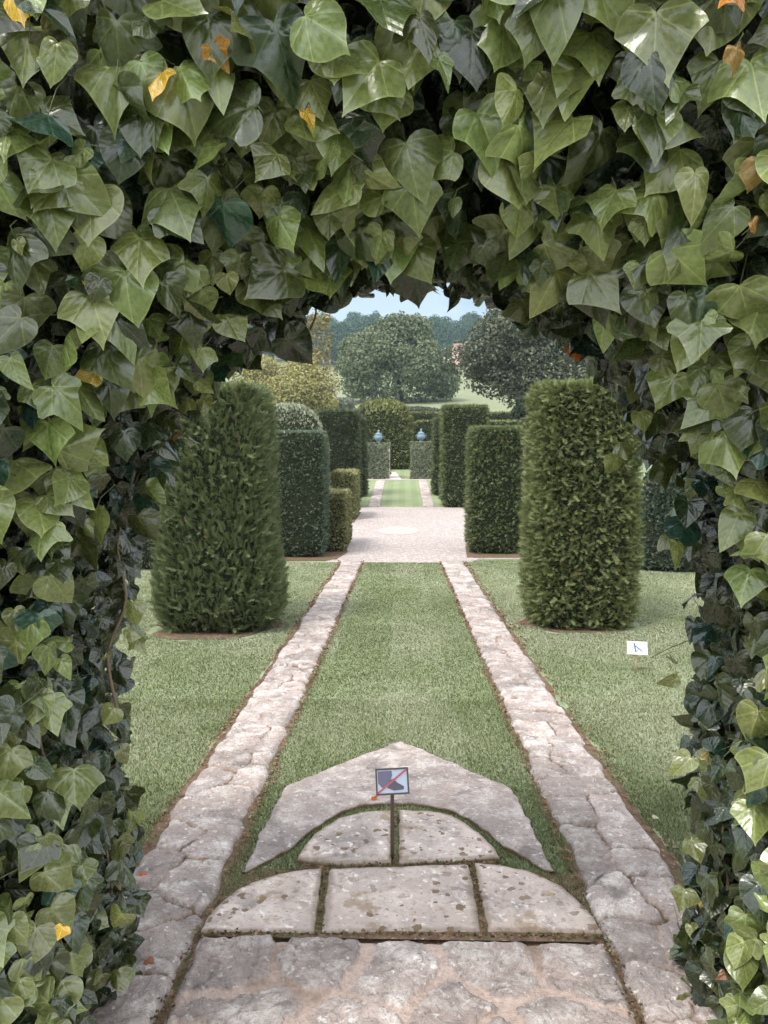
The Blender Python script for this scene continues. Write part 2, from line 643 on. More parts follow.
# soil margins beside the paths, and under the paving
rect_sheet('soil', -1.050, -.63, -1.2, 12.95, M['soil'], .003, 3, .12, .10, 2)
rect_sheet('soil', .64, 1.068, -1.2, 13.2, M['soil'], .003, 3, .12, .12, 4)
rect_sheet('soil', -.66, .68, -1.2, 2.9, M['soil'], .005, 4, .2)
rect_sheet('soil', -.60, .62, 2.34, 2.385, M['soil'], .023, 12, .015)
rect_sheet('soil', -.38, .36, 2.765, 2.86, M['soil'], .016, 8, .03)
for jx in (-.27, .275):
    rect_sheet('soil', jx - .02, jx + .02, 2.36, 2.83, M['soil'], .017, 2, .04)
sheet('soil', [(-1.86 + (.60 + .10 * math.sin(3 * a + 1) + .05 * math.sin(7 * a)) * math.cos(a), 7.38 + (.60 + .05 * math.sin(5 * a)) * math.sin(a)) for a in np.linspace(0, 6.283, 32)[:-1]], M['soil'], .006)
sheet('soil', [(1.76 + (.52 + .08 * math.sin(2 * a + 1) + .05 * math.sin(6 * a)) * math.cos(a), 7.72 + (.54 + .05 * math.sin(5 * a)) * math.sin(a)) for a in np.linspace(0, 6.283, 32)[:-1]], M['soil'], .006)
# gravel court across the axis
sheet('gravel', [(-1.30, 12.85), (1.15, 12.85), (1.35, 13.35), (3.4, 13.3), (3.4, 24.4), (1.5, 24.5), (-1.5, 24.5), (-1.6, 23), (-1.75, 20.2), (-3.4, 19.4), (-3.4, 17.2), (-1.25, 16.4), (-1.1, 14.2)], M['gravel'], .005)
sheet('paving_circle', [(-.09 + .47 * math.cos(a), 17.7 + .86 * math.sin(a)) for a in np.linspace(0, 6.283, 40)[:-1]], M['circle'], .010)
sheet('soil', [(-2.6, 13.0), (-1.15, 13.05), (-1.0, 14.1), (-1.15, 15.4), (-2.6, 15.4)], M['soil'], .009)
sheet('soil', [(1.15, 13.45), (2.6, 13.45), (2.6, 15.2), (1.25, 15.1)], M['soil'], .009)
sheet('soil', [(-2.4, 19.5), (-1.22, 19.5), (-1.2, 22.6), (-2.4, 22.6)], M['soil'], .010)


# ------------------------------------------------------------------ stone paving
def seeds_jitter(x0, x1, y0, y1, sx, sy, seed):
    r = np.random.default_rng(seed)
    out = []
    y, k = y0, 0
    while y < y1:
        h = sy * r.uniform(.7, 1.35)
        n = max(1, int(round((x1 - x0) / sx + r.uniform(-.6, .6))))
        for i in range(n):
            out.append((x0 + (i + .5 + r.uniform(-.3, .3)) * (x1 - x0) / n, y + h * (.5 + r.uniform(-.25, .25))))
        y += h
    return np.array(out)


def rubble_field(name, X, Y, seeds, edge, seed, relief=.016, gap=.010, moss=.2, lift=.012, joint_soil=.4, mortared=False):
    """height field of irregular stones; X, Y grids; edge: distance to the paving's own edge (metres)"""
    shp = X.shape
    wx = X + .075 * (fbm(X * 9, Y * 9, seed) - .5) + .02 * (fbm(X * 30, Y * 30, seed + 3) - .5)
    wy = Y + .075 * (fbm(X * 9 + 40, Y * 9, seed + 1) - .5) + .02 * (fbm(X * 30, Y * 30 + 9, seed + 4) - .5)
    f1 = np.full(shp, 9.); f2 = np.full(shp, 9.); idx = np.zeros(shp, int)
    for k, (sx, sy) in enumerate(seeds):
        d = np.hypot(wx - sx, wy - sy)
        m = d < f1
        f2 = np.where(m, f1, np.minimum(f2, d))
        idx = np.where(m, k, idx)
        f1 = np.where(m, d, f1)
    r = np.random.default_rng(seed)
    lev, brt = r.uniform(-.005, .006, len(seeds)), r.uniform(.78, 1.16, len(seeds))
    tx, ty = r.uniform(-.03, .03, len(seeds)), r.uniform(-.03, .03, len(seeds))
    e = np.clip((f2 - f1) / (gap * 2.2), 0, 1)
    e = e * e * (3 - 2 * e)
    ee = np.clip(edge / .03, 0, 1)
    z = e * (relief + lev[idx] + tx[idx] * (X - seeds[idx, 0]) + ty[idx] * (Y - seeds[idx, 1]))
    rg = np.abs(fbm(X * 8 + 3, Y * 15, seed + 14) - .5)
    z = z + (fbm(X * 14, Y * 14, seed + 8) - .5) * .020 * e + (fbm(X * 45, Y * 45, seed + 9) - .5) * .009 - np.clip(.035 - rg, 0, 1) * .22 * e
    z = z * np.sqrt(ee) - (1 - ee) * .02
    jm = np.clip(1.6 - 1.6 * (f2 - f1) / (gap * 1.3) + (fbm(X * 22, Y * 22, seed + 6) - .5) * 1.1, 0, 1)
    if mortared:
        dd = (f2 - f1) + (fbm(X * 16, Y * 16, seed + 21) - .5) * .05 + (fbm(X * 60, Y * 60, seed + 22) - .5) * .02
        gw = gap * (.55 + .9 * vnoise(X * 3.1, Y * 3.1, seed + 23))
        e = np.clip((dd - gw * .8) / .012, 0, 1)
        jm = 1 - np.clip((dd - gw * .8) / .007, 0, 1)
        z = e * (relief + lev[idx] * 1.2 + tx[idx] * (X - seeds[idx, 0]) + ty[idx] * (Y - seeds[idx, 1]) + (fbm(X * 12, Y * 12, seed + 8) - .5) * .022 - np.clip(.04 - rg, 0, 1) * .25) + (fbm(X * 50, Y * 50, seed + 9) - .5) * .008
        z = z * np.sqrt(ee) - (1 - ee) * .02
    ms = np.clip((fbm(X * 4, Y * 4, seed + 12) - (1 - moss) + .22) * 6, 0, 1) * jm
    ms = np.maximum(ms, np.clip(jm * joint_soil * 2 * vnoise(X * 8, Y * 8, seed + 2), 0, 1))
    ms = np.maximum(ms, np.clip(1 - edge / .012, 0, 1))
    cols = np.stack([brt[idx], jm, ms], -1).reshape(-1, 3)
    V = np.stack([X, Y, gzs(Y) + lift + z], -1).reshape(-1, 3)
    return tag(mesh_np(name, V, grid_faces(*shp), M['rubble'], cols=cols), kind='structure')


def stone_path(x0, x1, seed, y0=-.3, y1=12.95):
    yy = [y0]
    while yy[-1] < y1:
        yy.append(yy[-1] + max(.009, .0035 * yy[-1]))
    yy = np.array(yy)
    tt = np.linspace(0, 1, 40)
    a = x0 + .045 * (fbm(yy * 4.2, yy * 0 + seed, seed) - .5) + .03 * (vnoise(yy * 14, yy * 0, seed) - .5)
    b = x1 + .04 * (fbm(yy * 4.2, yy * 0 + seed + 7, seed) - .5) + .03 * (vnoise(yy * 14, yy * 0 + 5, seed) - .5)
    X = a[:, None] * (1 - tt) + b[:, None] * tt
    Y = np.repeat(yy[:, None], 40, 1)
    edge = np.minimum(X - a[:, None], b[:, None] - X)
    sd_ = seeds_jitter(x0 - .05, x1 + .05, y0, y1, .27, .225, seed)
    rubble_field('stone_path', X, Y, sd_, edge, seed, .016, .0085, .12, .012, .75)


stone_path(-1.02, -.668, 21)
stone_path(.665, 1.035, 34)
# landing of big rough stones in wide mortar, where the photographer stands
yy = np.arange(-.3, 2.358, .006)
xx = np.linspace(-.662, .664, 214)
X, Y = np.meshgrid(xx, yy)
edge = np.minimum(np.minimum(X + .662, .664 - X), 2.356 - Y)
LS = np.array([(-.50, 2.20), (-.27, 2.22), (-.02, 2.16), (.28, 2.22), (.55, 2.22), (-.42, 1.99), (-.12, 1.93), (.13, 2.01), (.44, 1.93), (.26, 1.86), (-.28, 1.80), (.02, 1.76), (.56, 1.72),
               (-.52, 1.74), (-.3, 1.5), (.05, 1.5), (.4, 1.48), (-.45, 1.2), (0, 1.2), (.45, 1.15), (-.3, .9), (.2, .9), (.5, .7), (-.4, .5), (.1, .5), (-.2, .1), (.3, .1)])
rubble_field('stone_landing', X, Y, LS, edge, 55, .012, .040, .20, .016, .0, True)


def resample(P, n):
    P = np.array(P, float)
    d = np.concatenate([[0], np.cumsum(np.linalg.norm(np.diff(P, axis=0), axis=1))])
    s = np.linspace(0, d[-1], n)
    return np.column_stack([np.interp(s, d, P[:, 0]), np.interp(s, d, P[:, 1])])


def slab(outline, seed, top=.028):
    """one dressed slab: outline (x, y) closed, worn rounded edge, gently uneven top"""
    P = np.array(outline + [outline[0]], float)
    Q = resample(P, 121)[:-1]
    c = Q.mean(0)
    dirn = norm(Q - c)
    Q = Q + dirn * ((fbm(Q[:, 0] * 16, Q[:, 1] * 16, seed) - .5) * .018)[:, None]
    rings = [(0, -.03), (0, .55), (.006, .85), (.016, 1.0)]
    V, T = [], []
    for ins, h in rings:
        q = Q - dirn * ins
        V.append(np.column_stack([q, gzs(q[:, 1]) + (h if h < 0 else top * h) + (fbm(q[:, 0] * 9, q[:, 1] * 9, seed) - .5) * .008 * (h > .6)]))
        T.append(np.column_stack([np.ones(120), np.zeros(120), np.full(120, 1.0 if h < .6 else .55) * (.6 + .4 * vnoise(q[:, 0] * 25, q[:, 1] * 25, seed) if h > .6 else 1)]))
    for f in np.linspace(.92, .03, 14):
        q = c + (Q - dirn * .016 - c) * f
        V.append(np.column_stack([q, gzs(q[:, 1]) + top + (fbm(q[:, 0] * 9, q[:, 1] * 9, seed) - .5) * .008 + (fbm(q[:, 0] * 40, q[:, 1] * 40, seed) - .5) * .003]))
        T.append(np.column_stack([np.ones(120), np.zeros(120), np.zeros(120)]))
    k = len(V)
    Fq = np.array([(a * 120 + i, a * 120 + (i + 1) % 120, (a + 1) * 120 + (i + 1) % 120, (a + 1) * 120 + i) for a in range(k - 1) for i in range(120)])
    last = np.arange((k - 1) * 120, k * 120)[None, :]
    return tag(mesh_np('paving_slab', np.concatenate(V), [Fq, last], M['slab'], cols=np.concatenate(T)), kind='structure')


def curve(P, k=6):
    P = [np.array(q, float) for q in P]
    out = []
    for a in range(len(P) - 1):
        p0, p1, p2, p3 = P[max(a - 1, 0)], P[a], P[a + 1], P[min(a + 2, len(P) - 1)]
        for u in np.linspace(0, 1, k + 1)[:-1]:
            out.append(tuple(.5 * ((2 * p1) + (-p0 + p2) * u + (2 * p0 - 5 * p1 + 4 * p2 - p3) * u * u + (-p0 + 3 * p1 - 3 * p2 + p3) * u ** 3)))
    return out + [tuple(P[-1])]


SHL = curve([(-.302, 2.775), (-.40, 2.755), (-.50, 2.712), (-.590, 2.63), (-.643, 2.505), (-.662, 2.36)])
SHR = curve([(.664, 2.385), (.645, 2.52), (.605, 2.635), (.537, 2.735), (.45, 2.80), (.292, 2.832)])
TPL = curve([(-.032, 3.285), (-.14, 3.268), (-.246, 3.215), (-.325, 3.12), (-.380, 2.99), (-.412, 2.84)])
TPR = curve([(.388, 2.87), (.372, 2.95), (.330, 3.07), (.262, 3.19), (.165, 3.268), (-.012, 3.288)])
slab([(-.282, 2.36)] + [(-.296, 2.775)] + SHL[1:], 3)
slab([(-.262, 2.362), (.266, 2.385), (.262, 2.825), (-.276, 2.775)], 4)
slab([(.284, 2.385)] + SHR + [(.280, 2.832)], 5)
slab([(-.035, 2.812)] + TPL + [(-.25, 2.795)], 6, .030)
slab([(-.012, 2.812), (.25, 2.848)] + TPR, 8, .030)
halfround = np.array([(-.662, 2.3)] + [(.664, 2.3)] + SHR + TPR + TPL + SHL)

# pointed surround: band between the pentagon outline and the inner half round
N_ = 140
outer = resample([(-.605, 2.76), (-.580, 3.2), (-.555, 3.57), (-.3, 3.87), (-.005, 4.20), (.28, 3.87), (.53, 3.57), (.555, 3.2), (.580, 2.79)], N_)
inner = resample(curve([(-.59, 2.76), (-.465, 2.92), (-.40, 3.05), (-.315, 3.21), (-.20, 3.33), (-.03, 3.375), (.14, 3.35), (.265, 3.26), (.35, 3.13), (.425, 2.97), (.565, 2.79)]), N_)
outer += np.column_stack([(fbm(outer[:, 1] * 18, outer[:, 0] * 18, 5) - .5) * .03, (fbm(outer[:, 0] * 18, outer[:, 1] * 18, 9) - .5) * .03])
inner += np.column_stack([(fbm(inner[:, 1] * 18, inner[:, 0] * 18, 15) - .5) * .02, (fbm(inner[:, 0] * 18, inner[:, 1] * 18, 19) - .5) * .02])
fr = np.concatenate([[0, 0], np.linspace(.02, .98, 40), [1, 1]])
X = inner[:, 0][None] * (1 - fr[:, None]) + outer[:, 0][None] * fr[:, None]
Y = inner[:, 1][None] * (1 - fr[:, None]) + outer[:, 1][None] * fr[:, None]
wd = np.linalg.norm(outer - inner, axis=1)
edge = np.minimum(fr[:, None], 1 - fr[:, None]) * wd[None]
Z = gzs(Y) + .022 + (fbm(X * 9, Y * 9, 71) - .5) * .02 + (fbm(X * 30, Y * 30, 72) - .5) * .010 - (1 - np.clip(edge / .02, 0, 1)) * .010
Z[0] -= .05; Z[-1] -= .05
br = np.full(X.shape, .93)
cols = np.stack([br, np.zeros_like(br), np.clip(1 - edge / .008, 0, 1)], -1).reshape(-1, 3)
tag(mesh_np('pointed_stone_surround', np.stack([X, Y, Z], -1).reshape(-1, 3), grid_faces(*X.shape), M['rubble'], cols=cols), kind='structure')
# far stone strips beside the far lawn, and the short path between the piers
for sx, sd_ in ((-.90, 61), (.87, 62)):
    yy = np.arange(24.5, 33.0, .06); xx = np.linspace(sx - .2, sx + .2, 14)
    X, Y = np.meshgrid(xx, yy)
    rubble_field('stone_path', X, Y, seeds_jitter(sx - .2, sx + .2, 24.5, 33, .25, .3, sd_), np.minimum(X - sx + .2, sx + .2 - X), sd_, .01, .02, .05, .010, .1)
sheet('path', [(-.72, 32.95), (-.02, 32.95), (-.30, 36.4), (-.72, 36.4)], M['palestone'], .012)
rect_sheet('gravel', -2.6, 2.4, 32.55, 33.1, M['gravel'], .006, 6)


# dead leaf scraps along the margins, moss and crumbs in the joints
def scraps(name, pts, size, cols, label, seed):
    r = np.random.default_rng(seed)
    P = np.array(pts); n = len(P)
    pick = np.array(cols)[r.integers(0, len(cols), n)] * r.uniform(.6, 1.3, (n, 1))
    V, F, C = scatter(LEAFLET, P, r.normal(0, 1, (n, 3)) * np.array([1, 1, .25]), np.array([0, 0, 1.]) + r.normal(0, .4, (n, 3)), size * r.uniform(.5, 1.5, n), pick)
    tag(mesh_np(name, V, F, M['orange'], None, False, C), label, kind='stuff')


# ------------------------------------------------------------------ lawn blades
def in_poly(x, y, P):
    P = np.asarray(P)
    c = np.zeros(x.shape, bool)
    for (xa, ya), (xb, yb) in zip(P, np.roll(P, -1, 0)):
        c ^= ((ya > y) != (yb > y)) & (x < (xb - xa) * (y - ya) / (yb - ya + 1e-12) + xa)
    return c


band = np.concatenate([outer, inner[::-1]])


def grass_ok(x, y):
    m = (fbm(x * 3.5, y * 3.5, 79) - .5) * 1.6 + .12
    n = (fbm(y * 3.2, x * 0 + 2, 77) - .5) * .13 + (vnoise(y * 17, x * 0, 78) - .5) * .05
    strip = (x > -.665 + n * .35) & (x < .66 + n * .35) & (y < 12.85) & (y > 2.44 + .08 * vnoise(x * 9, y, 5))
    strip &= ~in_poly(x, y, band) & ~in_poly(x, y, halfround)
    left = (x < -1.040 - np.abs(n) * .5) & (y < 12.85)
    right = (x > 1.050 + np.abs(n) * .9) & (y < 13.2)
    s1 = (((x + 1.84) / .66) ** 2 + ((y - 7.42) / .62) ** 2) > 1 - m
    s2 = (((x - 1.80) / .62) ** 2 + ((y - 7.72) / .62) ** 2) > 1 - m
    return (strip | left | right) & s1 & s2


def blades():
    P = []
    for (y0, y1, xw, den) in ((2.2, 3.6, 2.0, 42000), (3.6, 5, 2.7, 27000), (5, 7.5, 3.7, 13000), (7.5, 10, 4.4, 7500), (10, 13.3, 5.2, 4500)):
        n = int(den * (y1 - y0) * 2 * xw)
        x, y = R.uniform(-xw, xw, n), R.uniform(y0, y1, n)
        k = grass_ok(x, y)
        P.append(np.column_stack([x[k], y[k]]))
    P = np.concatenate(P)
    n = len(P)
    x, y = P.T
    wdt = .0010 + .00048 * y
    hgt = R.uniform(.006, .016, n) * (1 + .25 * fbm(x * 2, y * 2, 31))
    az = R.uniform(0, 6.283, n)
    lean = R.uniform(.1, .9, n) * hgt
    la = R.uniform(0, 6.283, n)
    mow = fbm(x * .9, y * .9, 41)
    la = np.where(R.random(n) < .35, 1.5 + mow * 4, la)
    z = gzs(y)
    b0 = np.column_stack([x - np.cos(az) * wdt, y - np.sin(az) * wdt, z])
    b1 = np.column_stack([x + np.cos(az) * wdt, y + np.sin(az) * wdt, z])
    tp = np.column_stack([x + np.cos(la) * lean, y + np.sin(la) * lean, z + hgt])
    V = np.stack([b0, b1, tp], 1).reshape(-1, 3)
    pt = np.clip((fbm(x * 1.3, y * .7, 51) - .36) * 3.2 + (fbm(x * 7, y * 7, 52) - .5) * .9 + np.where(np.abs(x) > .9, .30, -.05) + .22 * np.sign(np.sin((x + .1) * 7)) * (np.abs(x) < .7), 0, 1)
    c = (1 - pt)[:, None] * np.array([.225, .275, .150]) + pt[:, None] * np.array([.40, .43, .325])
    dry = (R.random(n) < .10)[:, None]
    c = np.where(dry, np.array([.36, .33, .23]), c) * R.uniform(.85, 1.15, (n, 1))
    o = mesh_np('grass', V, np.arange(3 * n).reshape(-1, 3), M['grass'], cols=np.repeat(c, 3, 0), smooth=True)
    nn = norm(np.column_stack([np.cos(la) * .35, np.sin(la) * .35, np.ones(n)]) + R.normal(0, .18, (n, 3)))
    o.data.normals_split_custom_set(np.repeat(nn, 3, 0))
    tag(o, 'short mown grass on the lawns either side of the paths', kind='stuff')


blades()

# ------------------------------------------------------------------ clipped foliage
SPRAY = []            # yew spray: axis and needle triangles in (side, along, up)
for k in range(6):
    t_ = .12 + .14 * k
    for s_ in (-1, 1):
        L_ = .34 * (1 - .09 * k)
        SPRAY += [(s_ * .012, t_ - .06, 0), (s_ * .012, t_ + .06, 0), (s_ * L_ * .80, t_ + L_ * .62, .05 * ((k % 2) * 2 - 1))]
SPRAY += [(-.03, 0, 0), (.03, 0, 0), (0, 1.06, .03)]
SPRAY = np.array(SPRAY)
SPRIG = np.array([(-.10, 0, 0), (.10, 0, 0), (0, 1, .05), (-.06, .15, 0), (.05, .3, .02), (-.42, .68, .08), (.06, .15, 0), (-.05, .3, -.02), (.42, .66, -.06), (-.04, .45, 0), (.04, .55, .02), (-.26, 1.0, -.08)])
LEAFLET = np.array([(-.45, .1, 0), (.45, .1, .05), (.0, 1, 0), (-.3, -.3, .1), (.5, -.1, -.2), (.2, .5, .35)])
FLECK = np.array([(-.5, -.4, 0), (.5, -.35, .08), (.05, .7, -.05)])


def scatter(tmpl, P, D, Up, size, cols, tipcol=None):
    """copies of a small leaf template: P base points, D directions, Up normals"""
    D = norm(D)
    A = norm(np.cross(D, Up))
    B = np.cross(A, D)
    t = tmpl[None]
    sz = size[:, None, None]
    V = P[:, None] + (A[:, None] * t[..., :1] + D[:, None] * t[..., 1:2] + B[:, None] * t[..., 2:3]) * sz
    n, k = len(P), len(tmpl)
    C = np.repeat(cols[:, None], k, 1)
    if tipcol is not None:
        f = np.clip(tmpl[:, 1], 0, 1)[None, :, None] * tipcol[1]
        C = C * (1 - f) + np.asarray(tipcol[0]) * f
    return V.reshape(-1, 3), np.arange(n * k).reshape(-1, 3), C.reshape(-1, 3)


def topiary(name, label, cat, x, y, w, d, h, n, size, col, tmpl=SPRIG, top=.85, ex=4, flare=0, seed=0, lump=.05, up=.35, tip=None, group=None, dome=0, rz=0.0, spread=.5, stem=True, bumpy=2.2):
    """clipped evergreen: dark twiggy inside, sprigs on its sides and top; w, d across the base, top = fraction of w left at the top"""
    r = np.random.default_rng(seed + 100)
    z0 = gz(y)
    root = thing(name, label, cat, (x, y, z0), rz, group)

    def surf(th, v):
        c, s = np.cos(th), np.sin(th)
        rr = (np.abs(c) ** ex + np.abs(s) ** ex) ** (-1.0 / ex)
        k = 1 + (top - 1) * v ** .8 + flare * np.maximum(0, 1 - np.abs(v - .20) / .3) * .5
        k = k * (1 - .20 * np.clip((.12 - v) / .12, 0, 1) ** 2) * (1 - .10 * np.clip((v - .93) / .07, 0, 1) ** 2)
        k = k * (1 + lump * 2 * (fbm(th * bumpy + seed, v * h * 2.2, seed) - .5))
        return rr * c * w / 2 * k, rr * s * d / 2 * k

    def dome_z(u):
        return h * (1 - dome) + h * dome * np.sqrt(np.clip(1 - u ** 2.4, 0, 1))

    # inside
    nv, nt = 22, 40
    V = []
    for v in np.linspace(0, 1, nv):
        tt = np.linspace(0, 2 * math.pi, nt, endpoint=False)
        a, b = surf(tt, np.full(nt, v))
        sh = 1 - min(.10, size * .55 / (w / 2))
        V.append(np.column_stack([a * sh, b * sh, np.full(nt, v * (h * (1 - dome) - size * .5) + .01)]))
    for f in (.96, .85, .7, .5, .25, .02):
        a = V[nv - 1][:, :2] * f
        V.append(np.column_stack([a, np.full(nt, dome_z(np.array([f]))[0] - size * .5)]))
    kk = len(V)
    Fc = np.array([(a * nt + i, a * nt + (i + 1) % nt, (a + 1) * nt + (i + 1) % nt, (a + 1) * nt + i) for a in range(kk - 1) for i in range(nt)])
    Vc = np.concatenate(V)
    # sprigs
    peri = 2 * (w + d) * .85
    at_ = w * d * top * top
    ns = int(n * peri * h / (peri * h + at_))
    th = r.uniform(0, 2 * math.pi, ns)
    # even spacing round a squarish plan
    u = r.uniform(0, 4, ns); sd4 = u.astype(int); f = (u - sd4) * 2 - 1
    px = np.choose(sd4, [f, np.ones(ns), -f, -np.ones(ns)]); py = np.choose(sd4, [-np.ones(ns), f, np.ones(ns), -f])
    th = np.arctan2(py, px)
    v = r.uniform(0, 1, ns) ** .95
    a, b = surf(th, v)
    nr = norm(np.column_stack([np.sign(px) * np.abs(px) ** (ex * .7) / w, np.sign(py) * np.abs(py) ** (ex * .7) / d, np.full(ns, .12 / max(w, d))]))
    dep = size * (r.uniform(-.8, .25, ns) - .35)
    P1 = np.column_stack([a, b, v * h * (1 - dome)]) + nr * dep[:, None]
    nt_ = n - ns
    tt = r.uniform(0, 2 * math.pi, nt_); q = np.sqrt(r.uniform(0, 1, nt_))
    a, b = surf(tt, np.ones(nt_))
    P2 = np.column_stack([a * q, b * q, dome_z(q) - size * r.uniform(.2, 1.0, nt_)])
    n2 = norm(np.column_stack([a * q * dome * 2, b * q * dome * 2, np.full(nt_, .8)]))
    Pp, Nn = np.concatenate([P1, P2]), np.concatenate([nr, n2])
    m = len(Pp)
    D = Nn * .75 + np.array([0, 0, up]) + r.normal(0, spread, (m, 3))
    Up = Nn * .4 + np.array([0, 0, .9]) + r.normal(0, .5, (m, 3))
    cl = np.array(col) * r.uniform(.6, 1.45, (m, 1)) * (.75 + .5 * fbm(Pp[:, 0] * 5 + Pp[:, 1] * 5 + seed, Pp[:, 2] * 5, seed))[:, None]
    cl = cl * (1 + r.normal(0, .05, (m, 3)))
    cl[ns:] *= 1.0 + .7 * r.random((nt_, 1))  # paler top sprigs: fresh growth, plus sky light painted into the colour
    cl = np.where((r.random(m) < .008)[:, None], np.array([.20, .13, .06]), cl)
    Vs, Fs, Cs = scatter(tmpl, Pp, D, Up, size * r.uniform(.65, 1.25, m), np.clip(cl, 0.004, 1), tip)
    Vall = np.concatenate([Vc, Vs])
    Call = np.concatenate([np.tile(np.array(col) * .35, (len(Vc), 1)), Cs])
    o = mesh_np('foliage', Vall, [Fc, Fs + len(Vc)], [M['core'], M['yew']], root, False, Call, midx=np.concatenate([np.zeros(len(Fc), int), np.ones(len(Fs), int)]))
    if stem:
        sm = MB()
        sm.tube([(0, 0, -.05), (.01, .01, h * .3), (0, 0, h * .8)], [min(w, d) * .10, min(w, d) * .07, .02], 8)
        sm.build('stem', M['bark'], root)
    return root


YEW = (.040, .056, .024)
TIP = ((.155, .185, .085), .6)
# the two big yews beside the near lawn
topiary('yew_topiary', 'shaggy dark yew column flaring wide at its base, left of the central lawn', 'topiary', -1.80, 7.55, 1.22, 1.16, 2.33, 25000, .098, (.112, .138, .066), SPRAY, .80, 3.4, .10, 1, .07, .75, TIP)
topiary('yew_topiary', 'broad shaggy yew column with straight sides beside the small white card', 'topiary', 1.80, 7.80, 1.08, 1.10, 2.38, 25000, .092, (.112, .136, .055), SPRAY, .92, 4, 0, 2, .06, .12, ((.19, .21, .085), .6))
# the next pair, at the gravel court
topiary('clipped_column', 'smooth blue-green clipped block directly behind the flared shaggy yew', 'topiary', -1.86, 13.85, 1.05, 1.05, 2.22, 12000, .065, (.078, .108, .072), SPRIG, .97, 7, 0, 3, .03, .25, ((.14, .175, .12), .5))
topiary('yew_topiary', 'narrower dark yew block standing on the edge of the pink gravel', 'topiary', 1.72, 14.35, 1.02, 1.0, 2.30, 12000, .085, (.088, .108, .046), SPRIG, .97, 5, 0, 4, .05, .15, TIP)
# farther ones
topiary('clipped_column', 'tall flat-topped dark block behind the low pale-topped box hedges', 'topiary', -2.02, 24.6, 1.38, 1.3, 3.06, 9000, .11, (.060, .076, .040), SPRIG, .99, 8, 0, 5, .02, .2, ((.10, .12, .06), .5))
topiary('clipped_column', 'slim dark yew in the shade before the left ivy pier', 'topiary', -1.62, 27.6, .80, 1.3, 2.75, 6000, .11, (.058, .074, .038), SPRIG, .85, 4, 0, 6, .06, .3, ((.12, .14, .065), .5))
topiary('yew_topiary', 'tall square-topped yew at the far right corner of the gravel', 'topiary', 2.0, 24.9, 1.50, 1.4, 3.22, 10000, .12, (.090, .112, .048), SPRIG, .99, 7, 0, 7, .04, .2, TIP)
topiary('yew_topiary', 'slender shaded yew squeezed between square-topped yew and right pier', 'topiary', 1.42, 28.0, .72, 1.2, 2.75, 6000, .12, (.080, .100, .044), SPRIG, .8, 3, 0, 8, .07, .3, TIP)
# low box hedges by the gravel
topiary('box_hedge', 'lower front box hedge with pale cut top at the gravel edge', 'hedge', -1.33, 14.95, .62, 1.7, 1.08, 9000, .045, (.15, .155, .068), LEAFLET, .99, 9, 0, 9, .02, .2, ((.26, .25, .13), .5), stem=False)
topiary('box_hedge', 'higher rear box hedge with sunlit yellowish top', 'hedge', -1.55, 21.2, .68, 2.0, 1.28, 7000, .06, (.16, .165, .072), LEAFLET, .99, 9, 0, 10, .02, .2, ((.28, .265, .13), .5), stem=False)
# far hedges
topiary('rounded_hedge', 'big round-shouldered pale hedge block closing the garden axis', 'hedge', -.96, 38.6, 2.95, 1.6, 3.42, 13000, .12, (.135, .148, .058), LEAFLET, .99, 5, 0, 11, .03, .2, ((.18, .18, .075), .5), dome=.22, stem=False)
topiary('hedge_wall', 'long back hedge with flat top, higher tier behind the round hedge', 'hedge', 2.6, 43.5, 13.0, 1.2, 2.72, 13000, .14, (.13, .14, .062), LEAFLET, .99, 9, 0, 12, .015, .2, ((.15, .155, .07), .5), stem=False)
topiary('hedge_wall', 'lower front tier of hedge right of the round hedge', 'hedge', 3.4, 39.6, 5.6, 1.2, 2.34, 9000, .13, (.14, .15, .065), LEAFLET, .99, 9, 0, 13, .015, .2, ((.17, .17, .075), .5), stem=False)
topiary('hedge_wall', 'grey-green clipped hedge glimpsed between the left ivy and flared yew', 'hedge', -4.4, 12.3, 1.7, 1.2, .95, 9000, .05, (.09, .10, .075), LEAFLET, .98, 8, 0, 14, .03, .2, ((.13, .14, .10), .5), stem=False)
topiary('rounded_bush', 'dark tapering bush behind the lawn at the right ivy edge', 'shrub', 4.45, 12.4, 1.75, 1.5, 1.72, 12000, .055, (.058, .080, .058), LEAFLET, .70, 3, 0, 15, .06, .25, ((.10, .12, .085), .5), dome=.25, stem=False)
topiary('pale_shrub', 'rounded silvery shrub above the smooth clipped block', 'shrub', -2.95, 20.0, 2.3, 1.8, 3.05, 16000, .075, (.20, .215, .155), SPRIG, .85, 2.6, 0, 16, .14, .4, ((.36, .37, .29), .5), dome=.28)

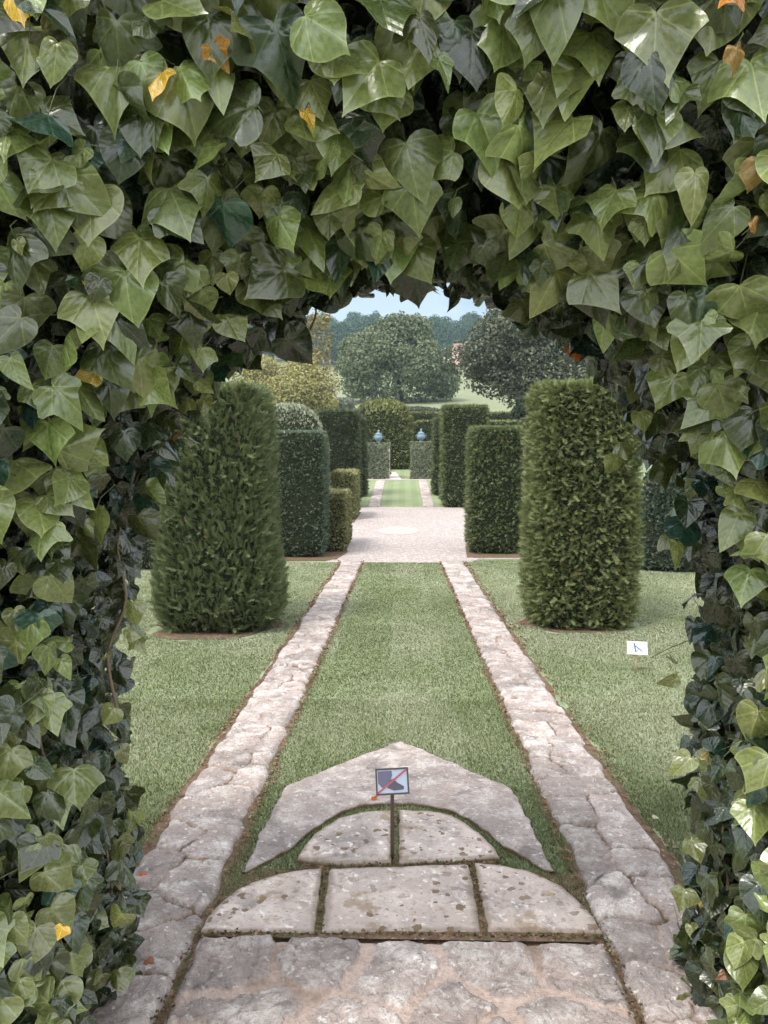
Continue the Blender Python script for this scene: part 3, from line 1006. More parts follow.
r_ = np.random.default_rng(77)
y_ = 13 * r_.random(2600) ** 1.3
sd4 = r_.integers(0, 4, 2600)
x_ = np.choose(sd4, [-1.045 + r_.normal(0, .018, 2600), 1.075 + r_.normal(0, .026, 2600), -.655 + r_.normal(0, .010, 2600), .655 + r_.normal(0, .010, 2600)])
scraps('leaf_litter', np.column_stack([x_, y_, gzs(y_) + .012 + .006 * r_.random(2600)]), .008 + .0016 * y_, [(.15, .09, .05), (.24, .165, .10), (.10, .07, .045), (.30, .235, .16), (.22, .11, .05)], 'scraps of dead leaf along the path edges', 78)
J = []
for (ax, ay, bx, by, n_, wd_) in ((-.63, 2.362, .65, 2.372, 420, .010), (-.42, 2.79, .38, 2.84, 300, .012), (-.272, 2.38, -.284, 2.78, 130, .007), (.275, 2.40, .271, 2.82, 130, .007), (-.024, 2.82, -.022, 3.28, 140, .008), (-.65, .8, -.66, 2.4, 330, .012), (.66, .8, .66, 2.45, 330, .012)):
    u_ = r_.random(n_)
    J.append(np.column_stack([ax + (bx - ax) * u_ + r_.normal(0, wd_, n_), ay + (by - ay) * u_ + r_.normal(0, wd_ * .7, n_), gzs(ay + (by - ay) * u_) + .022 + .005 * r_.random(n_)]))
scraps('moss', np.concatenate(J), .0085, [(.10, .075, .03), (.16, .12, .045), (.10, .11, .035), (.22, .15, .08), (.06, .04, .025)], 'moss and crumbs in the paving joints', 79)

# ------------------------------------------------------------------ ivy piers and urns
def pier(px, Y, wd, h, label, seed, inner_side):
    x = px
    root = thing('ivy_pier', label, 'pier', (x, Y, gz(Y)))
    MB().box((inner_side * .06, 0, h / 2), (wd - .18, .62, h), bev=.02).build('pier', M['palestone'], root)
    MB().box((inner_side * .03, 0, h + .035), (wd - .10, .70, .05), bev=.02).build('capstone', M['palestone'], root)
    r = np.random.default_rng(seed)
    n = 2600
    u = r.uniform(0, 1, n); f = r.random(n)
    W, Dp = wd / 2, .40
    fx = np.where(f < .55, r.uniform(-W, W - .05, n), np.where(f < .8, -inner_side * W, r.uniform(-W, W, n)))
    tp_ = r.random(n) < .18
    u = np.where(tp_, r.uniform(1.0, 1.08, n), u)
    fx = np.where(tp_, r.uniform(-W, W, n), fx)
    fy = np.where(tp_, r.uniform(-Dp, -.1, n), np.where(f < .55, -Dp, np.where(f < .8, r.uniform(-Dp, Dp, n), Dp)))
    nn = np.column_stack([np.where((f >= .55) & (f < .8), -inner_side, 0), np.where(f < .55, -1, np.where(f < .8, 0, 1)), np.full(n, .3)])
    P = np.column_stack([fx, fy, u * h * 1.0]) + nn * r.uniform(-.03, .07, (n, 1))
    C = np.array([.11, .125, .075]) * r.uniform(.5, 1.6, (n, 1))
    V, F, Cc = scatter(LEAFLET, P, np.array([0, 0, -.7]) + r.normal(0, .5, (n, 3)), nn + r.normal(0, .4, (n, 3)), r.uniform(.055, .10, n), C)
    mesh_np('ivy', V, F, M['box'], root, False, Cc)
    # urn of its own
    b = thing('urn', 'blue-grey lidded urn on the ' + ('left' if inner_side > 0 else 'right') + ' ivy-clad pier', 'urn', (x, Y, gz(Y) + h + .07), 0, 'urns on the ivy piers')
    b.scale = (.78, .78, .86)
    MB().lathe([(.17, 0), (.17, .05), (.10, .08), (.075, .13)], (0, 0, 0)).build('foot', M['lead'], b, True)
    MB().lathe([(.075, .125), (.15, .17), (.215, .25), (.235, .33), (.215, .40), (.17, .44), (.20, .455), (.20, .475)], (0, 0, 0)).build('bowl', M['lead'], b, True)
    MB().lathe([(.19, .472), (.15, .52), (.07, .56), (.04, .585), (.065, .61), (.07, .64), (.045, .675), (.01, .70)], (0, 0, 0)).build('lid', M['lead'], b, True)
    for s_ in (-1, 1):
        MB().tube([(s_ * .20, 0, .26), (s_ * .29, 0, .29), (s_ * .30, 0, .36), (s_ * .21, 0, .40)], .02, 6).build('handle', M['lead'], b, True)


pier(-1.03, 33.6, 1.06, 1.42, 'ivy-clad pier with pale stone edge left of the far lawn strip', 5, 1)
pier(.82, 33.6, .92, 1.46, 'slightly narrower ivy-clad pier right of the far lawn strip', 6, -1)

# ------------------------------------------------------------------ trees
def crown_mesh(clumps, n, size, col, seed, name='crown', parent=None, col2=None, tmpl=LEAFLET, holes=.0, mat='tree', link=True):
    """leaf clumps filled through ellipsoids (x, y, z, rx, ry, rz)"""
    r = np.random.default_rng(seed)
    cl = np.array(clumps, float)
    wts = cl[:, 3] * cl[:, 5] + cl[:, 3] * cl[:, 4]
    k = r.choice(len(cl), n, p=wts / wts.sum())
    d = norm(r.normal(0, 1, (n, 3)))
    q = r.uniform(.35, 1, n) ** .42
    q = q * (1 + .22 * (fbm(d[:, 0] * 3 + k * 3.1, d[:, 2] * 3 + d[:, 1] * 2, seed) - .5) * 2)
    P = cl[k, :3] + d * cl[k, 3:] * q[:, None]
    N_ = norm(d + np.array([0, 0, .35]) + r.normal(0, .45, (n, 3)))
    D = np.cross(N_, r.normal(0, 1, (n, 3))) + np.array([0, 0, -.3])
    c = np.array(col) * r.uniform(.55, 1.5, (n, 1)) * r.uniform(.75, 1.25, (len(cl), 1))[k]
    if col2 is not None:
        f = (r.random(n) < .35)[:, None]
        c = np.where(f, np.array(col2) * r.uniform(.7, 1.3, (n, 1)), c)
    V, F, C = scatter(tmpl, P, D, N_, size * r.uniform(.6, 1.4, n), c)
    return mesh_np(name, V, F, M[mat], parent, False, C, link=link)


def random_clumps(W, Dp, H, zc, n, seed, rel=.36, low=-.95):
    r = np.random.default_rng(seed)
    out = [(0, 0, zc, W * .38, Dp * .38, H * .38)]
    for i in range(n):
        g = i / n * 2 * math.pi * 7.6
        e = r.uniform(low, 1)
        d = np.array([math.cos(g) * math.sqrt(1 - e * e), math.sin(g) * math.sqrt(1 - e * e), e])
        s_ = rel * r.uniform(.6, 1.15)
        q = (1 - s_ * .8) * r.uniform(.80, 1.04)
        out.append((d[0] * W / 2 * q, d[1] * Dp / 2 * q, zc + d[2] * H / 2 * q, W / 2 * s_, Dp / 2 * s_, H / 2 * s_ * .9))
    return out


def trunk_mesh(base_r, h, limbs, seed, parent, spread=1.0, name='trunk'):
    r = random.Random(seed)
    m = MB()
    m.tube([(0, 0, -.4), (.05 * h * .1, 0, h * .25), (.02 * h, .02 * h, h * .6), (.03 * h, 0, h)], [base_r * 1.25, base_r, base_r * .75, base_r * .3], 9)
    for i in range(limbs):
        a = 2 * math.pi * (i + r.random() * .6) / limbs
        z0 = h * r.uniform(.28, .7)
        L = spread * r.uniform(.6, 1.1)
        p0 = Vector((.02 * h, .0, z0))
        p1 = p0 + Vector((math.cos(a) * L * .5, math.sin(a) * L * .5, L * .25))
        p2 = p0 + Vector((math.cos(a + .2) * L, math.sin(a + .2) * L, L * r.uniform(.35, .8)))
        m.tube([p0, p1, p2], [base_r * .5, base_r * .33, base_r * .1], 6)
    return m.build(name, M['bark'], parent, True)


def tree(name, label, x, y, W, Dp, H, zc, nclump, n, size, col, seed, col2=None, trunk_r=.35, group=None, rel=.36, cat='tree', low=-.95):
    root = thing(name, label, cat, (x, y, ground_height(x, y)), 0, group)
    crown_mesh(random_clumps(W, Dp, H, zc, nclump, seed, rel, low), n, size, col, seed, 'crown', root, col2)
    trunk_mesh(trunk_r, zc + H * .2, 7, seed, root, W * .32)
    return root


p = at(400, 405, 92)
tree('oak_tree', 'large round grey-green oak in the middle, in the field beyond the hedges', p.x - .3, 92, 14.6, 12, 14.8, 3.2, 50, 46000, .26, (.105, .128, .072), 3, (.175, .20, .12), .55, rel=.32, low=-.36)
p = at(555, 400, 47)
tree('dark_tree', 'spreading dark tree at right above the square-topped yew', p.x + .6, 47, 14.2, 9.5, 8.4, 6.1, 60, 60000, .15, (.070, .080, .052), 5, (.175, .185, .135), .45, rel=.30)
p = at(285, 400, 52)
tree('golden_tree', 'yellow-leaved tree turning autumn gold at left of the oak', p.x - .3, 52, 8.0, 6, 6.2, 3.5, 46, 34000, .125, (.235, .225, .095), 7, (.36, .325, .145), .25)
p = at(318, 335, 50)
tree('golden_tree', 'thin-topped yellow tree with sparse sprays against the sky', p.x - .9, 55, 3.8, 3.0, 7.4, 6.6, 20, 1500, .17, (.19, .165, .075), 9, (.28, .22, .10), .18, rel=.20)
p = at(335, 405, 62)
tree('grey_bush', 'low grey-green bush at the foot of the oak', p.x, 62, 4.6, 3.5, 3.0, 1.6, 14, 8000, .16, (.12, .135, .11), 11, (.17, .185, .15), .15, cat='shrub')
p = at(468, 402, 48)
tree('olive_bush', 'olive bush below the left edge of the dark tree', p.x, 52, 3.2, 2.8, 2.6, 1.4, 12, 6000, .15, (.10, .105, .055), 13, (.16, .155, .08), .12, cat='shrub')
p = at(512, 405, 40)
tree('dark_bush', 'small dark bush beside the top of the broad shaggy yew', p.x + .7, 40, 1.8, 1.5, 1.9, 2.7, 9, 3500, .11, (.035, .045, .028), 15, None, .10, cat='shrub')
# wooded hilltop: every tree its own, copies of a few
protos = []
for k in range(4):
    rt = thing('woodland_tree', 'blue-green woodland tree in the dense wood on the far hilltop', 'tree', (0, 0, -200), 0, 'trees of the wood on the far hill')
    hh = 11 + 2 * k
    crown_mesh(random_clumps(9 + k, 9 + k, hh, hh * .50, 16, 200 + k, .42), 3600, .55, (.034, .068, .044), 300 + k, 'crown', rt, (.062, .105, .064))
    trunk_mesh(.35, hh * .6, 4, k, rt, 3)
    protos.append(rt)


def copy_tree(o):
    c = o.copy()
    COL.objects.link(c)
    for ch in o.children:
        d = ch.copy()
        COL.objects.link(d)
        d.parent = c
    return c


used = set()
rr = random.Random(5)
spots = []
for row, (Y, dz) in enumerate(((262, 0), (285, 0), (308, 0), (332, 0))):
    x = -75 + row * 2.5
    while x < 62:
        spots.append((x + rr.uniform(-2, 2), Y + rr.uniform(-6, 6)))
        x += rr.uniform(3.6, 6.4)
for i, (x, y) in enumerate(spots):
    k = rr.randrange(4)
    o = protos[k] if k not in used else copy_tree(protos[k])
    used.add(k)
    sc = rr.uniform(.75, 1.15)
    o.location = (x, y, ground_height(x, y) - .3)
    o.scale = (sc, sc, sc * rr.uniform(.9, 1.1))
    o.rotation_euler = (0, 0, rr.uniform(0, 6.28))

for px, Y, wd_, hh_, lb in ((428, 64, 3.6, 1.9, 'dark bush below the right side of the oak'), (450, 58, 3.0, 1.7, 'dark bush between oak and square-topped yew'), (408, 70, 4.0, 1.6, 'low bush directly under the oak')):
    q = at(px, 404, Y)
    tree('field_bush', lb, q.x, Y, wd_, 2.6, hh_, hh_ * .5, 12, 5000, .16, (.07, .08, .05), 60 + px, (.11, .12, .08), .1, cat='shrub')

# house on the hillside
p = at(457, 352, 225)
hx, hy = p.x + .5, 225
root = thing('house', 'small pink house with white wing, half hidden by the dark tree', 'house', (hx, hy, p.z - 1.5))
MB().box((0, 0, .2), (3.4, 5, 5.0)).build('wall', M['pinkwall'], root)
MB().add([(-1.9, -2.8, 2.65), (1.9, -2.8, 2.65), (1.9, 2.8, 2.65), (-1.9, 2.8, 2.65), (-1.9, 0, 3.9), (1.9, 0, 3.9)], [(0, 1, 5, 4), (2, 3, 4, 5), (0, 4, 3), (1, 2, 5), (3, 2, 1, 0)]).build('roof', M['rooftile'], root)
MB().box((-3.3, .4, -1.6), (3.0, 4, 3.0)).build('wing', M['whitewall'], root)
for wx in (-.9, .6):
    for wz in (-.3, 1.4):
        wf = MB().box((wx, -2.52, wz), (.9, .06, 1.2)).build('window', M['whitewall'], root)
        MB().box((wx, -2.56, wz), (.72, .04, 1.0)).build('pane', M['pane'], wf)

# ------------------------------------------------------------------ signs
p = Vector((-.035, 2.87, gz(2.87)))
d_sign = 2.87
root = thing('no_stepping_sign', 'small framed picture sign of a crossed-out shoe on rusty stake', 'sign', p)
top_z = at(391, 780, d_sign).z - p.z
MB().tube([(0, 0, -.05), (0, 0, top_z - .03)], .0075, 8).build('stake', M['rust'], root, True)
tilt = Matrix.Rotation(rad(-28), 3, 'X') @ Matrix.Rotation(rad(-3.5), 3, 'Y')
tn = np.array(tilt)
sw, sh = .128, .098


def onsign(P, off):
    return [tuple(np.array((0, -.012, top_z)) + tn @ np.array((a, -off, b))) for a, b in P]


def plate(poly, off, thick=.0012):
    f, b = onsign(poly, off), onsign(poly, off - thick)
    n = len(poly)
    return f + b, [tuple(range(n))] + [tuple(range(2 * n - 1, n - 1, -1))] + [(i, n + i, n + (i + 1) % n, (i + 1) % n) for i in range(n)]


bw = .0065
fr_ = MB()
for (cx, cz, lx, lz) in ((0, sh / 2 - bw / 2, sw, bw), (0, -sh / 2 + bw / 2, sw, bw), (-sw / 2 + bw / 2, 0, bw, sh - 2 * bw), (sw / 2 - bw / 2, 0, bw, sh - 2 * bw)):
    c = np.array((0, -.012, top_z)) + tn @ np.array((cx, 0, cz))
    fr_.box(c, (lx, .010, lz), tn)
fr_.build('frame', M['darkmetal'], root)
hw, hh_ = sw / 2 - bw, sh / 2 - bw
pn = MB()
pn.add(*plate([(-hw, -hh_), (hw, -hh_), (hw, hh_), (-hw, hh_)], .0015, .004))
panel = pn.build('panel', M['pictblue'], root)
sx_, sz_ = hw, hh_
MB().add(*plate([(-.95 * sx_, .90 * sz_), (-.02 * sx_, .92 * sz_), (.02 * sx_, .5 * sz_), (-.12 * sx_, .1 * sz_), (-.45 * sx_, -.55 * sz_), (-.72 * sx_, -.5 * sz_), (-.95 * sx_, -.1 * sz_)], .0028)).build('printed_trouser', M['pictpurple'], panel)
MB().add(*plate([(-.12 * sx_, .15 * sz_), (.10 * sx_, .22 * sz_), (.32 * sx_, -.12 * sz_), (.78 * sx_, -.48 * sz_), (.74 * sx_, -.74 * sz_), (.1 * sx_, -.80 * sz_), (-.35 * sx_, -.55 * sz_), (-.30 * sx_, -.25 * sz_)], .0042)).build('printed_shoe', M['pictdark'], panel)
q = .045
MB().add(*plate([(-sx_, -sz_), (-sx_ + q * .12, -sz_), (sx_, sz_ - q * .12), (sx_, sz_), (sx_ - q * .12, sz_), (-sx_, -sz_ + q * .12)], .0056)).build('red_bar', M['red'], panel)

g_ = Vector((1.80, 5.80, gz(5.80)))
root = thing('label_card', 'small white card with blue letter on a short stake in the right lawn', 'sign', g_)
cz = at(637, 648, 5.8).z - g_.z
MB().tube([(.0, .01, -.04), (-.005, .01, cz)], .009, 6).build('stake', M['wood'], root, True)
tl = np.array(Matrix.Rotation(rad(-22), 3, 'X') @ Matrix.Rotation(rad(3), 3, 'Y'))
cb = MB(); cb.box((0, 0, cz), (.152, .006, .098), tl)
card = cb.build('card', M['white'], root)


def stroke(a, b, wd):
    a, b = np.array(a), np.array(b)
    d = (b - a) / np.linalg.norm(b - a)
    nrm = np.array((-d[1], d[0])) * wd / 2
    P = [a - nrm, b - nrm, b + nrm, a + nrm]
    m = MB()
    f = [tuple(np.array((0, 0, cz)) + tl @ np.array((q[0], -.0045, q[1]))) for q in P]
    k = [tuple(np.array((0, 0, cz)) + tl @ np.array((q[0], -.0032, q[1]))) for q in P]
    m.add(f + k, [(0, 1, 2, 3), (7, 6, 5, 4), (0, 4, 5, 1), (1, 5, 6, 2), (2, 6, 7, 3), (3, 7, 4, 0)])
    m.build('ink_stroke', M['ink'], card)


stroke((-.024, .040), (-.012, -.032), .013)
stroke((-.014, .016), (.040, -.026), .010)
stroke((-.004, -.030), (.006, -.006), .006)

# ------------------------------------------------------------------ ivy arch
RAD, CX, SPR, RISE = .905, .015, .93, 1.09        # opening: half width, centre, springing height


def arch_pt(t):
    """t in metres along the opening from the left foot; returns point (x, z) and outward direction"""
    t = np.asarray(t, float)
    hj = SPR + .15
    La = math.pi * RAD
    a = np.clip((t - hj) / La, 0, 1) * math.pi
    x = CX - RAD * np.cos(a)
    z = np.where(t < hj, t - .15, np.where(t > hj + La, SPR - (t - hj - La), SPR + RISE * np.sin(a)))
    na, nb = -np.cos(a) / RAD, np.sin(a) / RISE
    q = np.hypot(na, nb)
    return x, z, na / q, nb / q


LT = 2 * (SPR + .15) + math.pi * RAD
SEC = np.array([(.00, 2.24), (-.005, 2.05), (.03, 1.85), (.10, 1.66), (.20, 1.52), (.34, 1.42), (.52, 1.37), (.8, 1.35), (1.0, 1.36)])
ds = np.concatenate([[0], np.cumsum(np.linalg.norm(np.diff(SEC, axis=0), axis=1))])


def sec(s):
    return np.interp(s, ds, SEC[:, 0]), np.interp(s, ds, SEC[:, 1])


def shell(t, s):
    x, z, nx_, nz_ = arch_pt(t)
    o, y = sec(s)
    o2, y2 = sec(s + .02)
    o1, y1 = sec(s - .02)
    to, ty = o2 - o1, y2 - y1
    L = np.hypot(to, ty) + 1e-9
    no, ny = ty / L, -to / L                # points into the opening and towards the viewer
    k = 1 + .9 * np.clip(o - .5, 0, 1) * np.abs(nx_)
    P = np.stack([x + nx_ * o * k, y, z + nz_ * o * k], -1)
    N_ = np.stack([nx_ * no, ny, nz_ * no], -1)
    return P, N_


arch = thing('ivy_arch', 'thick arch of large glossy ivy leaves framing the whole garden view', 'ivy arch', (0, 0, 0))
# the tangle behind the leaves: a closed ring
tt = np.linspace(0, LT, 90)
ss = np.linspace(0, ds[-1], 22)
T, Sg = np.meshgrid(tt, ss)
P, N_ = shell(T, Sg)
P = P - N_ * .06 + N_ * ((fbm(T * 5, Sg * 5, 91) - .5) * .12)[..., None]
outer_ring = P[-1].copy(); outer_ring[:, 1] = 2.20
x_, z_, a_, b_ = arch_pt(tt)
inner_back = np.stack([x_ + a_ * .06, np.full(90, 2.26), z_ + b_ * .06], -1)
P = np.concatenate([P, outer_ring[None], inner_back[None], P[:1]])
core = mesh_np('tangle', P.reshape(-1, 3), grid_faces(len(P), 90), M['ivycore'], arch)
bvh = BVHTree.FromPolygons([tuple(v) for v in P.reshape(-1, 3)], [tuple(f) for f in grid_faces(len(P), 90).tolist()])


# leaf outlines, petiole at (0, 0), tip towards +y
def outline(pts, n=30):
    P = np.array(pts, float)
    full = np.concatenate([P, (P[::-1] * np.array([-1, 1]))[1:]])
    # round the outline a little
    d = np.concatenate([[0], np.cumsum(np.linalg.norm(np.diff(full, axis=0), axis=1))])
    s_ = np.linspace(0, d[-1], n + 1)
    Q = np.column_stack([np.interp(s_, d, full[:, 0]), np.interp(s_, d, full[:, 1])])[:-1]
    return Q


def smooth_half(pts, it=2):
    P = np.array(pts, float)
    for _ in range(it):
        A = P[:-1] * .75 + P[1:] * .25
        B = P[:-1] * .25 + P[1:] * .75
        P = np.concatenate([P[:1], np.stack([A, B], 1).reshape(-1, 2), P[-1:]])
    return P


HALVES = [
    [(0, 0), (.10, -.14), (.28, -.20), (.46, -.08), (.53, .18), (.46, .44), (.31, .67), (.12, .86), (.03, .96), (0, 1.05)],                              # heart, pointed
    [(0, 0), (.12, -.12), (.32, -.16), (.52, .02), (.66, .30), (.50, .38), (.36, .56), (.18, .80), (.04, .98), (0, 1.10)],                               # shallow three lobed
    [(0, 0), (.10, -.13), (.28, -.20), (.47, -.10), (.44, .04), (.62, .22), (.60, .36), (.36, .40), (.26, .60), (.12, .86), (0, 1.05)],      # five lobed
    [(0, 0), (.14, -.12), (.36, -.11), (.53, .10), (.52, .34), (.37, .60), (.16, .84), (.03, .96), (0, 1.03)],                                            # broad wedge
    [(0, 0), (.08, -.12), (.24, -.15), (.38, .0), (.38, .25), (.28, .55), (.12, .86), (0, 1.06)],                                            # narrow heart
]
TEMPL = []
for H_ in HALVES:
    Q = outline(smooth_half(H_), 34)
    c = np.array([0, .16])
    rings = [1.0, .72, .42, .16]
    V = np.concatenate([c + (Q - c) * f for f in rings])
    n = len(Q)
    F = np.array([(a * n + i, a * n + (i + 1) % n, (a + 1) * n + (i + 1) % n, (a + 1) * n + i) for a in range(3) for i in range(n)])
    TEMPL.append((V, F, np.arange(3 * n, 4 * n)[None, :]))


def build_leaves(name, P, Nrm, Tip, size, col, kind, parent, mat, seed, curl=1.0, petiole=True):
    """many leaves, one mesh; P petiole junctions, Nrm leaf normals, Tip tip directions"""
    r = np.random.default_rng(seed)
    VV, QQ, GG, CC, XY, AL, base = [], [], [], [], [], [], 0
    tri = []
    for k, (tv, tf, tg) in enumerate(TEMPL):
        m = np.where(kind == k)[0]
        if not len(m): continue
        n, q = len(m), len(tv)
        Y_ = Tip[m] - Nrm[m] * np.sum(Tip[m] * Nrm[m], 1, keepdims=True)
        Y_ = norm(Y_)
        X_ = np.cross(Y_, Nrm[m])
        Z_ = Nrm[m]
        asym = r.uniform(.88, 1.12, (n, 1))
        x = tv[None, :, 0] * np.where(tv[None, :, 0] > 0, asym, 2 - asym) * r.uniform(.96, 1.20, (n, 1))
        y = np.repeat(tv[None, :, 1], n, 0)
        bend = r.normal(0, .10, (n, 1))
        x = x + bend * y * y
        fold = r.normal(.11, .17, (n, 1)) * curl
        droop = r.normal(.22, .15, (n, 1)) * curl
        wave = r.uniform(.02, .07, (n, 1)) * curl
        ph = r.uniform(0, 6.28, (n, 1))
        lobe = r.normal(.12, .18, (n, 1)) * curl
        z = -fold * np.abs(x) - droop * np.maximum(y, 0) ** 2 + wave * np.sin(np.arctan2(x, y - .16) * 4 + ph) * np.hypot(x, y - .16) * 2 - lobe * x * x * 2 + .10 * np.maximum(0, -y)
        s_ = size[m][:, None, None]
        V = P[m][:, None] + (X_[:, None] * x[..., None] + Y_[:, None] * y[..., None] + Z_[:, None] * z[..., None]) * s_
        VV.append(V.reshape(-1, 3))
        off = base + np.arange(n)[:, None, None] * q
        QQ.append((tf[None] + off).reshape(-1, 4))
        GG.append((tg[None] + off).reshape(-1, tg.shape[1]))
        CC.append(np.repeat(col[m][:, None], q, 1).reshape(-1, 3))
        XY.append(np.stack([x, y, np.repeat(r.random((n, 1)), q, 1)], -1).reshape(-1, 3) + np.repeat(np.column_stack([np.zeros((n, 2)), r.uniform(0, 60, n)])[:, None], q, 1).reshape(-1, 3))
        AL.append(np.tile((np.arange(q) < q // 4).astype(float), n))
        base += n * q
    faces = [np.concatenate(QQ), np.concatenate(GG)]
    if petiole:
        n = len(P)
        back = P - Nrm * (size * r.uniform(.3, .7, n))[:, None] - Tip * (size * r.uniform(-.2, .5, n))[:, None] + r.normal(0, .015, (n, 3))
        mid = (P + back) / 2 + Nrm * .012
        sd_ = norm(np.cross(P - back, Nrm + .01)) * .0011
        s2 = norm(np.cross(P - back, sd_)) * .0011
        ring = lambda c: [c + sd_, c - sd_ * .5 + s2 * .87, c - sd_ * .5 - s2 * .87]
        V = np.stack(ring(back) + ring(mid) + ring(P), 1).reshape(-1, 3)
        b0 = base + np.arange(n)[:, None] * 9
        f = []
        for a in (0, 3):
            for i in range(3):
                f.append(np.stack([b0 + a + i, b0 + a + (i + 1) % 3, b0 + a + 3 + (i + 1) % 3, b0 + a + 3 + i], -1).reshape(-1, 4))
        faces[0] = np.concatenate([faces[0]] + f)
        VV.append(V)
        CC.append(np.repeat(np.array([[.14, .15, .07]]), 9 * n, 0))
        XY.append(np.tile(np.array([[.3, .31, 0]]), (9 * n, 1)))
        AL.append(np.zeros(9 * n))
    return mesh_np(name, np.concatenate(VV), faces, mat, parent, True, np.concatenate(CC), np.concatenate(XY), alpha=np.concatenate(AL))


def ivy_colour(n, r, young_lit):
    """young: 0..1 chance of a light leaf: fresh growth and leaves coloured as lit"""
    u = r.random(n)
    c = np.where((u < .60)[:, None], np.array([.045, .060, .018]), np.array([.022, .038, .016]))
    c = np.where((u > .87)[:, None], np.array([.018, .048, .034]), c)
    c = np.where((r.random(n) < young_lit)[:, None], np.array([.158, .190, .064]), c)  # light leaves: fresh growth, plus the lit look painted into outer layers
    return np.clip(c * r.uniform(.75, 1.35, (n, 1)) * (1 + r.normal(0, .04, (n, 3))), .004, 1)


def leaves_on_shell(n, s0, s1, smin, smax, d0, d1, seed, young_lit, face, rnd=.33, shade=1.0):          # shade: darkens leaf colour, painted-in shade of the soffit and inner layer
    r = np.random.default_rng(seed)
    t = r.uniform(0, LT, n * 2); s_ = r.uniform(s0, s1, n * 2)
    o, _ = sec(s_)
    keep = r.random(n * 2) < (RAD + np.clip(o, 0, 2)) / (RAD + SEC[-1, 0])
    t, s_ = t[keep][:n], s_[keep][:n]
    n = len(t)
    P, N_ = shell(t, s_)
    sz = r.uniform(smin, smax, n) * np.where(r.random(n) < .24, r.uniform(.45, .75, n), 1) * np.where(r.random(n) < .07, 1.22, 1)
    P = P + N_ * r.uniform(d0, d1, n)[:, None]
    nn = norm(N_ * (1 - face) + np.array([0, -.80, .48]) * face + r.normal(0, rnd, (n, 3)))
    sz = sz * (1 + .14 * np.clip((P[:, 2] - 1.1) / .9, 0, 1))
    tip = np.array([0, 0, -1.0]) + N_ * .12 + r.normal(0, .52, (n, 3))
    # lean the tips slightly towards the opening
    P = P - norm(tip) * sz[:, None] * .35
    kind = r.choice(5, n, p=[.20, .31, .19, .14, .16])
    k = P[:, 2] > gzs(P[:, 1]) + .02
    return [q[k] for q in (P, nn, tip, sz, ivy_colour(n, r, young_lit) * (shade + (1 - shade) * .7 * np.clip((1.25 - P[:, 2]) / .4, 0, 1))[:, None], kind)]


sets = [
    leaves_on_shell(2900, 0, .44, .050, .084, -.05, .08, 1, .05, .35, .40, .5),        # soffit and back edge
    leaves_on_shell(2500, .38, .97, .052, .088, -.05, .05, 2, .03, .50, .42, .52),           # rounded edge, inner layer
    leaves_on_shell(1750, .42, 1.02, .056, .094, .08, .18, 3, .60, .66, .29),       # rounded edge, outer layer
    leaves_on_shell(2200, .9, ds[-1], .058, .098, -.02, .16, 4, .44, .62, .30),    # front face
]
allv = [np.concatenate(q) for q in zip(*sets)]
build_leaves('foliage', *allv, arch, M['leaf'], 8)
# thinner growth on the back and top of the arch
r = np.random.default_rng(12)
n = 900
t = r.uniform(0, LT, n)
x_, z_, a_, b_ = arch_pt(t)
o = r.uniform(.05, 1.0, n)
k = 1 + .9 * np.clip(o - .5, 0, 1) * np.abs(a_)
P = np.column_stack([x_ + a_ * o * k, np.full(n, 2.26) + r.uniform(0, .06, n), z_ + b_ * o * k])
ok = P[:, 2] > .05
P = P[ok]; n = len(P)
build_leaves('back_foliage', P, norm(np.array([0, .8, .5]) + r.normal(0, .35, (n, 3))), np.array([0, 0, -1.]) + r.normal(0, .4, (n, 3)), r.uniform(.07, .11, n), ivy_colour(n, r, .2), r.choice(5, n), arch, M['leaf'], 13)


def on_ivy(px, py, off=.10):
    d = ray(px, py).normalized()
    h = bvh.ray_cast(Vector((0, 0, EYE)), d)
    if h[0] is None:
        return at(px, py, 2.1), Vector((0, -1, .3))
    nn = h[1]
    if nn.dot(d) > 0: nn = -nn
    return h[0] - d * (off / max(.4, abs(nn.dot(d)))), nn


# yellowed and withered single leaves
YEL, ORG = (.62, .38, .035), (.42, .12, .03)
singles = [(20, 8, .07, YEL), (165, 90, .060, YEL), (214, 62, .05, (.45, .22, .04)), (325, 52, .045, YEL), (305, 124, .045, YEL), (88, 297, .035, YEL), (98, 385, .055, (.50, .36, .08)), (735, 8, .05, (.55, .2, .03)),
           (760, 178, .06, (.45, .30, .12)), (571, 356, .062, ORG), (569, 309, .040, (.24, .06, .025)), (571, 327, .040, (.22, .055, .02)), (674, 415, .045, (.45, .13, .03)), (700, 492, .045, (.42, .11, .03)),
           (175, 447, .045, (.40, .14, .03)), (735, 60, .04, (.35, .2, .05)), (63, 934, .035, YEL), (707, 760, .042, (.62, .46, .18)), (714, 856, .05, (.66, .48, .12)), (722, 860, .035, (.30, .14, .08)), (706, 911, .042, (.62, .46, .10)), (724, 978, .032, (.26, .12, .07)),
           (96, 297, .03, YEL), (752, 230, .03, (.4, .2, .05))]
for i, (px, py, sz, c) in enumerate(singles):
    pt, nn = on_ivy(px, py, .235)
    rr_ = np.random.default_rng(400 + i)
    withered = c[0] < .5
    o = build_leaves('withered_leaf' if withered else 'yellow_leaf', np.array([tuple(pt)]) + np.array([0, 0, sz * .5]), norm(np.array([[0, -.8, .45]]) + rr_.normal(0, .35, (1, 3))), np.array([[0, 0, -1.]]) + rr_.normal(0, .5, (1, 3)), np.array([sz * .82]),
                     np.array([c]) * .85, np.array([i % 5]), arch, M['leaf'], 500 + i, 2.2 if withered else 1.3)
    o['label'] = 'curled rusty-brown dead ivy leaf' if withered else 'yellowed ivy leaf'

